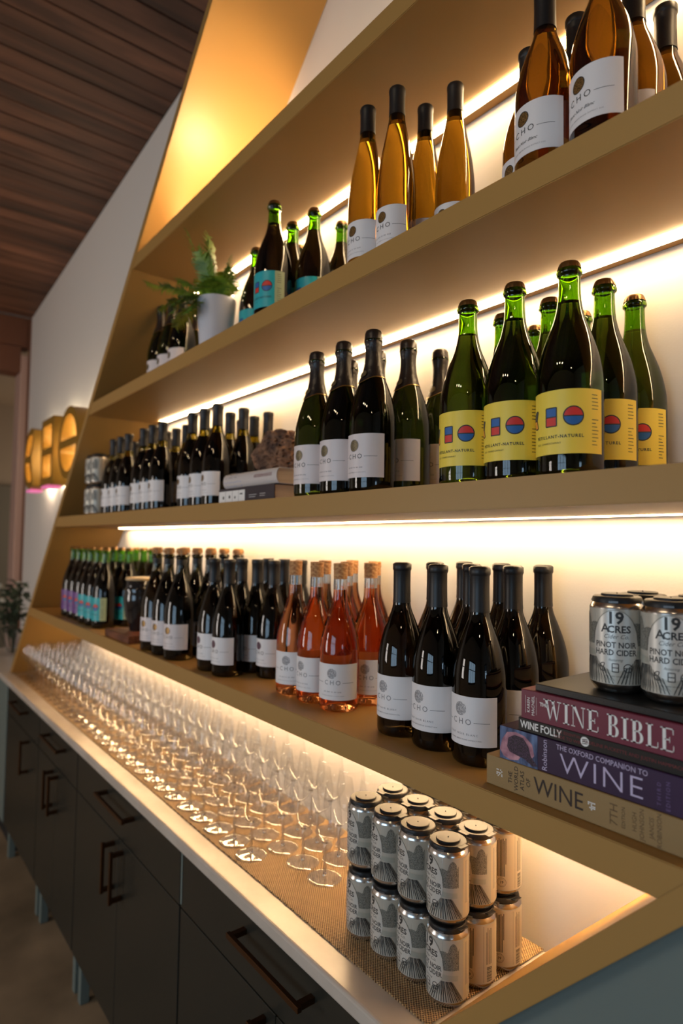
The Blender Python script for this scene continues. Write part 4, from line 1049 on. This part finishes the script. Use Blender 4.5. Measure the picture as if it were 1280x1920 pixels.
pts = [(-.075, -.03, -.030), (-.05, -.045, 0.006), (-.03, -.052, .016), (-.012, -.05, .012), (.008, -.045, .028), (.026, -.02, .036), (.040, .01, .030), (.058, .02, .000), (.07, .03, .02)]
bl = lathe('bulb', [(0, -0.0016), (0.0012, -0.001), (0.0016, 0), (0.0012, 0.001), (0, 0.0016)], BULB, 10)
for p in pts: link('bulb', bl, fl_, p)
P = []
for a, b_ in zip(pts, pts[1:]):
    a, b_ = Vector(a), Vector(b_); d = b_ - a
    P.append((lathe('w', [(0.0005, 0), (0.0005, d.length)], WIRE, 5), Matrix.Translation(a) @ d.to_track_quat('Z', 'Y').to_matrix().to_4x4()))
link('wire', join('wire', P), fl_)

# ------------------------------------------------------------------ flowers in a glass vase on the far end of the worktop
vz = thing('flower_vase', 'blurred glass vase of white and dark green foliage at the far left end', 'vase', (-3.68, 0.11, Z0))
link('vase', lathe('vase', [(0, 0.0), (0.040, 0.0), (0.042, 0.004), (0.045, 0.16), (0.043, 0.16), (0.039, 0.008), (0, 0.006)], G_THIN, 28), vz)
GRN = vary(mat('foliage_dark', (0.03, 0.05, 0.025, 1), 0.6), 10, (0.012, 0.022, 0.012, 1), (0.07, 0.10, 0.05, 1), rand=0.4)
WHF = mat('petal_white', (0.62, 0.58, 0.48, 1), 0.6)
STM = mat('stem_dark', (0.02, 0.03, 0.015, 1), 0.6)
rnd = random.Random(4)
leafm = mk('leaf', [(0, 0, 0), (0.016, 0.03, 0.004), (0, 0.075, -0.004), (-0.016, 0.03, 0.004)], [(0, 1, 2, 3)], GRN)
flm = None
P = []
for k in range(7):
    for j in range(3):
        mt = Matrix.Rotation(2 * PI * k / 7 + j * 0.4, 4, 'Z') @ Matrix.Rotation(0.4 + j * 0.45, 4, 'X')
        P.append((mk('pt', [(0, 0, 0), (0.009, 0.012, 0.003), (0, 0.028, 0.0), (-0.009, 0.012, 0.003)], [(0, 1, 2, 3)], WHF), mt))
flm = join('bloom', P)
for k in range(11):
    a = rnd.uniform(0, 2 * PI); sp = rnd.uniform(0.05, 0.24); top = Vector((math.cos(a) * sp, math.sin(a) * sp * 0.6 - 0.02, rnd.uniform(0.24, 0.44)))
    base = Vector((math.cos(a) * 0.018, math.sin(a) * 0.018, 0.012)); d = top - base
    link('flower_stem', join('s', [(lathe('s', [(0.003, 0), (0.002, d.length)], STM, 6), Matrix.Translation(base) @ d.to_track_quat('Z', 'Y').to_matrix().to_4x4())]), vz)
    for j in range(13):
        t = rnd.uniform(0.5, 1.05); q = base + d * t + Vector((rnd.uniform(-.02, .02), rnd.uniform(-.02, .02), 0))
        o = link('leaf', leafm, vz, q, (rnd.uniform(-0.9, 0.9), rnd.uniform(-0.8, 0.8), rnd.uniform(0, 6.28))); sc_ = rnd.uniform(0.7, 1.3); o.scale = (sc_, sc_, sc_)
    if k % 2 == 0: link('bloom', flm, vz, top, (rnd.uniform(-.4, .4), rnd.uniform(-.4, .4), 0))
for q in ((0.10, -0.10, 0.40), (-0.06, -0.09, 0.20), (0.02, -0.12, 0.45)): link('bloom', flm, vz, q).scale = (1.6, 1.6, 1.6)

# ------------------------------------------------------------------ backlit sign on the wall left of the unit
GOLD = mat('sign_gold', srgb(168, 124, 42), 0.38, metal=0.25)
HALO = emit('sign_halo', (1.0, 0.86, 0.62), 40)
PINK = mat('sign_pink', srgb(240, 130, 180), 0.5, emis=srgb(240, 120, 180), estr=0.6)
def solid(name, outer, holes, y0, y1, m):
    """extrude an outline with holes along y using a filled curve"""
    c = bpy.data.curves.new('c', 'CURVE'); c.dimensions = '2D'; c.fill_mode = 'BOTH'; c.extrude = (y1 - y0) / 2
    for pl in [outer] + holes:
        s = c.splines.new('POLY'); s.points.add(len(pl) - 1)
        for p, q in zip(s.points, pl): p.co = (q[0], q[1], 0, 1)
        s.use_cyclic_u = True
    o = bpy.data.objects.new('c', c); COL.objects.link(o)
    dg = bpy.context.evaluated_depsgraph_get(); dg.update(); ev = o.evaluated_get(dg); me = bpy.data.meshes.new_from_object(ev)
    bpy.data.objects.remove(o); me.name = name
    me.transform(Matrix.Translation((0, (y0 + y1) / 2, 0)) @ Matrix.Rotation(PI / 2, 4, 'X'))
    me.materials.clear(); me.materials.append(m); return me
def circ(rx, rz, a0, a1, n=28, cx=0, cz=0): return [(cx + rx * math.cos(a0 + (a1 - a0) * i / n), cz + rz * math.sin(a0 + (a1 - a0) * i / n)) for i in range(n + 1)]
sg = thing('backlit_sign', 'gold three-symbol sign with glowing edges on the wall left of the shelves', 'sign', (0, 0, Z0 + 1.205))
hs = 0.19
SY0, SY1 = 0.165, 0.262
o_out = circ(hs, hs, 0, 2 * PI * 27 / 28, 27); w_ = 0.042
up = circ(hs - w_, hs - w_, math.asin(0.021 / (hs - w_)), PI - math.asin(0.021 / (hs - w_)), 16); dn = [(a, -b) for a, b in up]
O_ = (o_out, [up, dn])
hw_ = hs * 0.72
H_ = ([(-hw_, -hs), (hw_, -hs), (hw_, hs), (-hw_, hs)], [[(-hw_ + w_, 0.021), (hw_ - w_, 0.021), (hw_ - w_, hs - w_), (-hw_ + w_, hs - w_)], [(-hw_ + w_, -hs + w_), (hw_ - w_, -hs + w_), (hw_ - w_, -0.021), (-hw_ + w_, -0.021)]])
C_ = ([(0.03, 0.0)] + circ(hs * 0.9, hs, math.radians(58), math.radians(302), 20), [[(-0.025, 0.021)] + circ(hs * 0.9 - w_, hs - w_, math.radians(68), math.radians(172), 10), [(-0.025, -0.021)] + circ(hs * 0.9 - w_, hs - w_, math.radians(292), math.radians(188), 10)])
for nm, (ou, ho), cx in (('symbol', C_, -3.67), ('symbol', H_, -3.25), ('symbol', O_, -2.81)):
    o = link(nm, solid(nm, ou, ho, SY0, SY1, GOLD), sg, (cx, 0, 0))
    shr = [(a * 0.97, b * 0.97) for a, b in ou]
    link('halo_light', solid('halo', shr, [[(a * 1.02, b * 1.02) for a, b in h] for h in ho], SY1 + 0.003, SY1 + 0.008, HALO), o)
for cx, w in ((-3.68, 0.09), (-3.25, 0.12)):
    link('pink_bar', bevbox('pk', cx - w, cx + w * 0.3, SY0 + 0.003, SY1 - 0.02, -hs - 0.016, -hs - 0.001, PINK, 0.005), sg)  # small pink bar with weak emission below the symbol
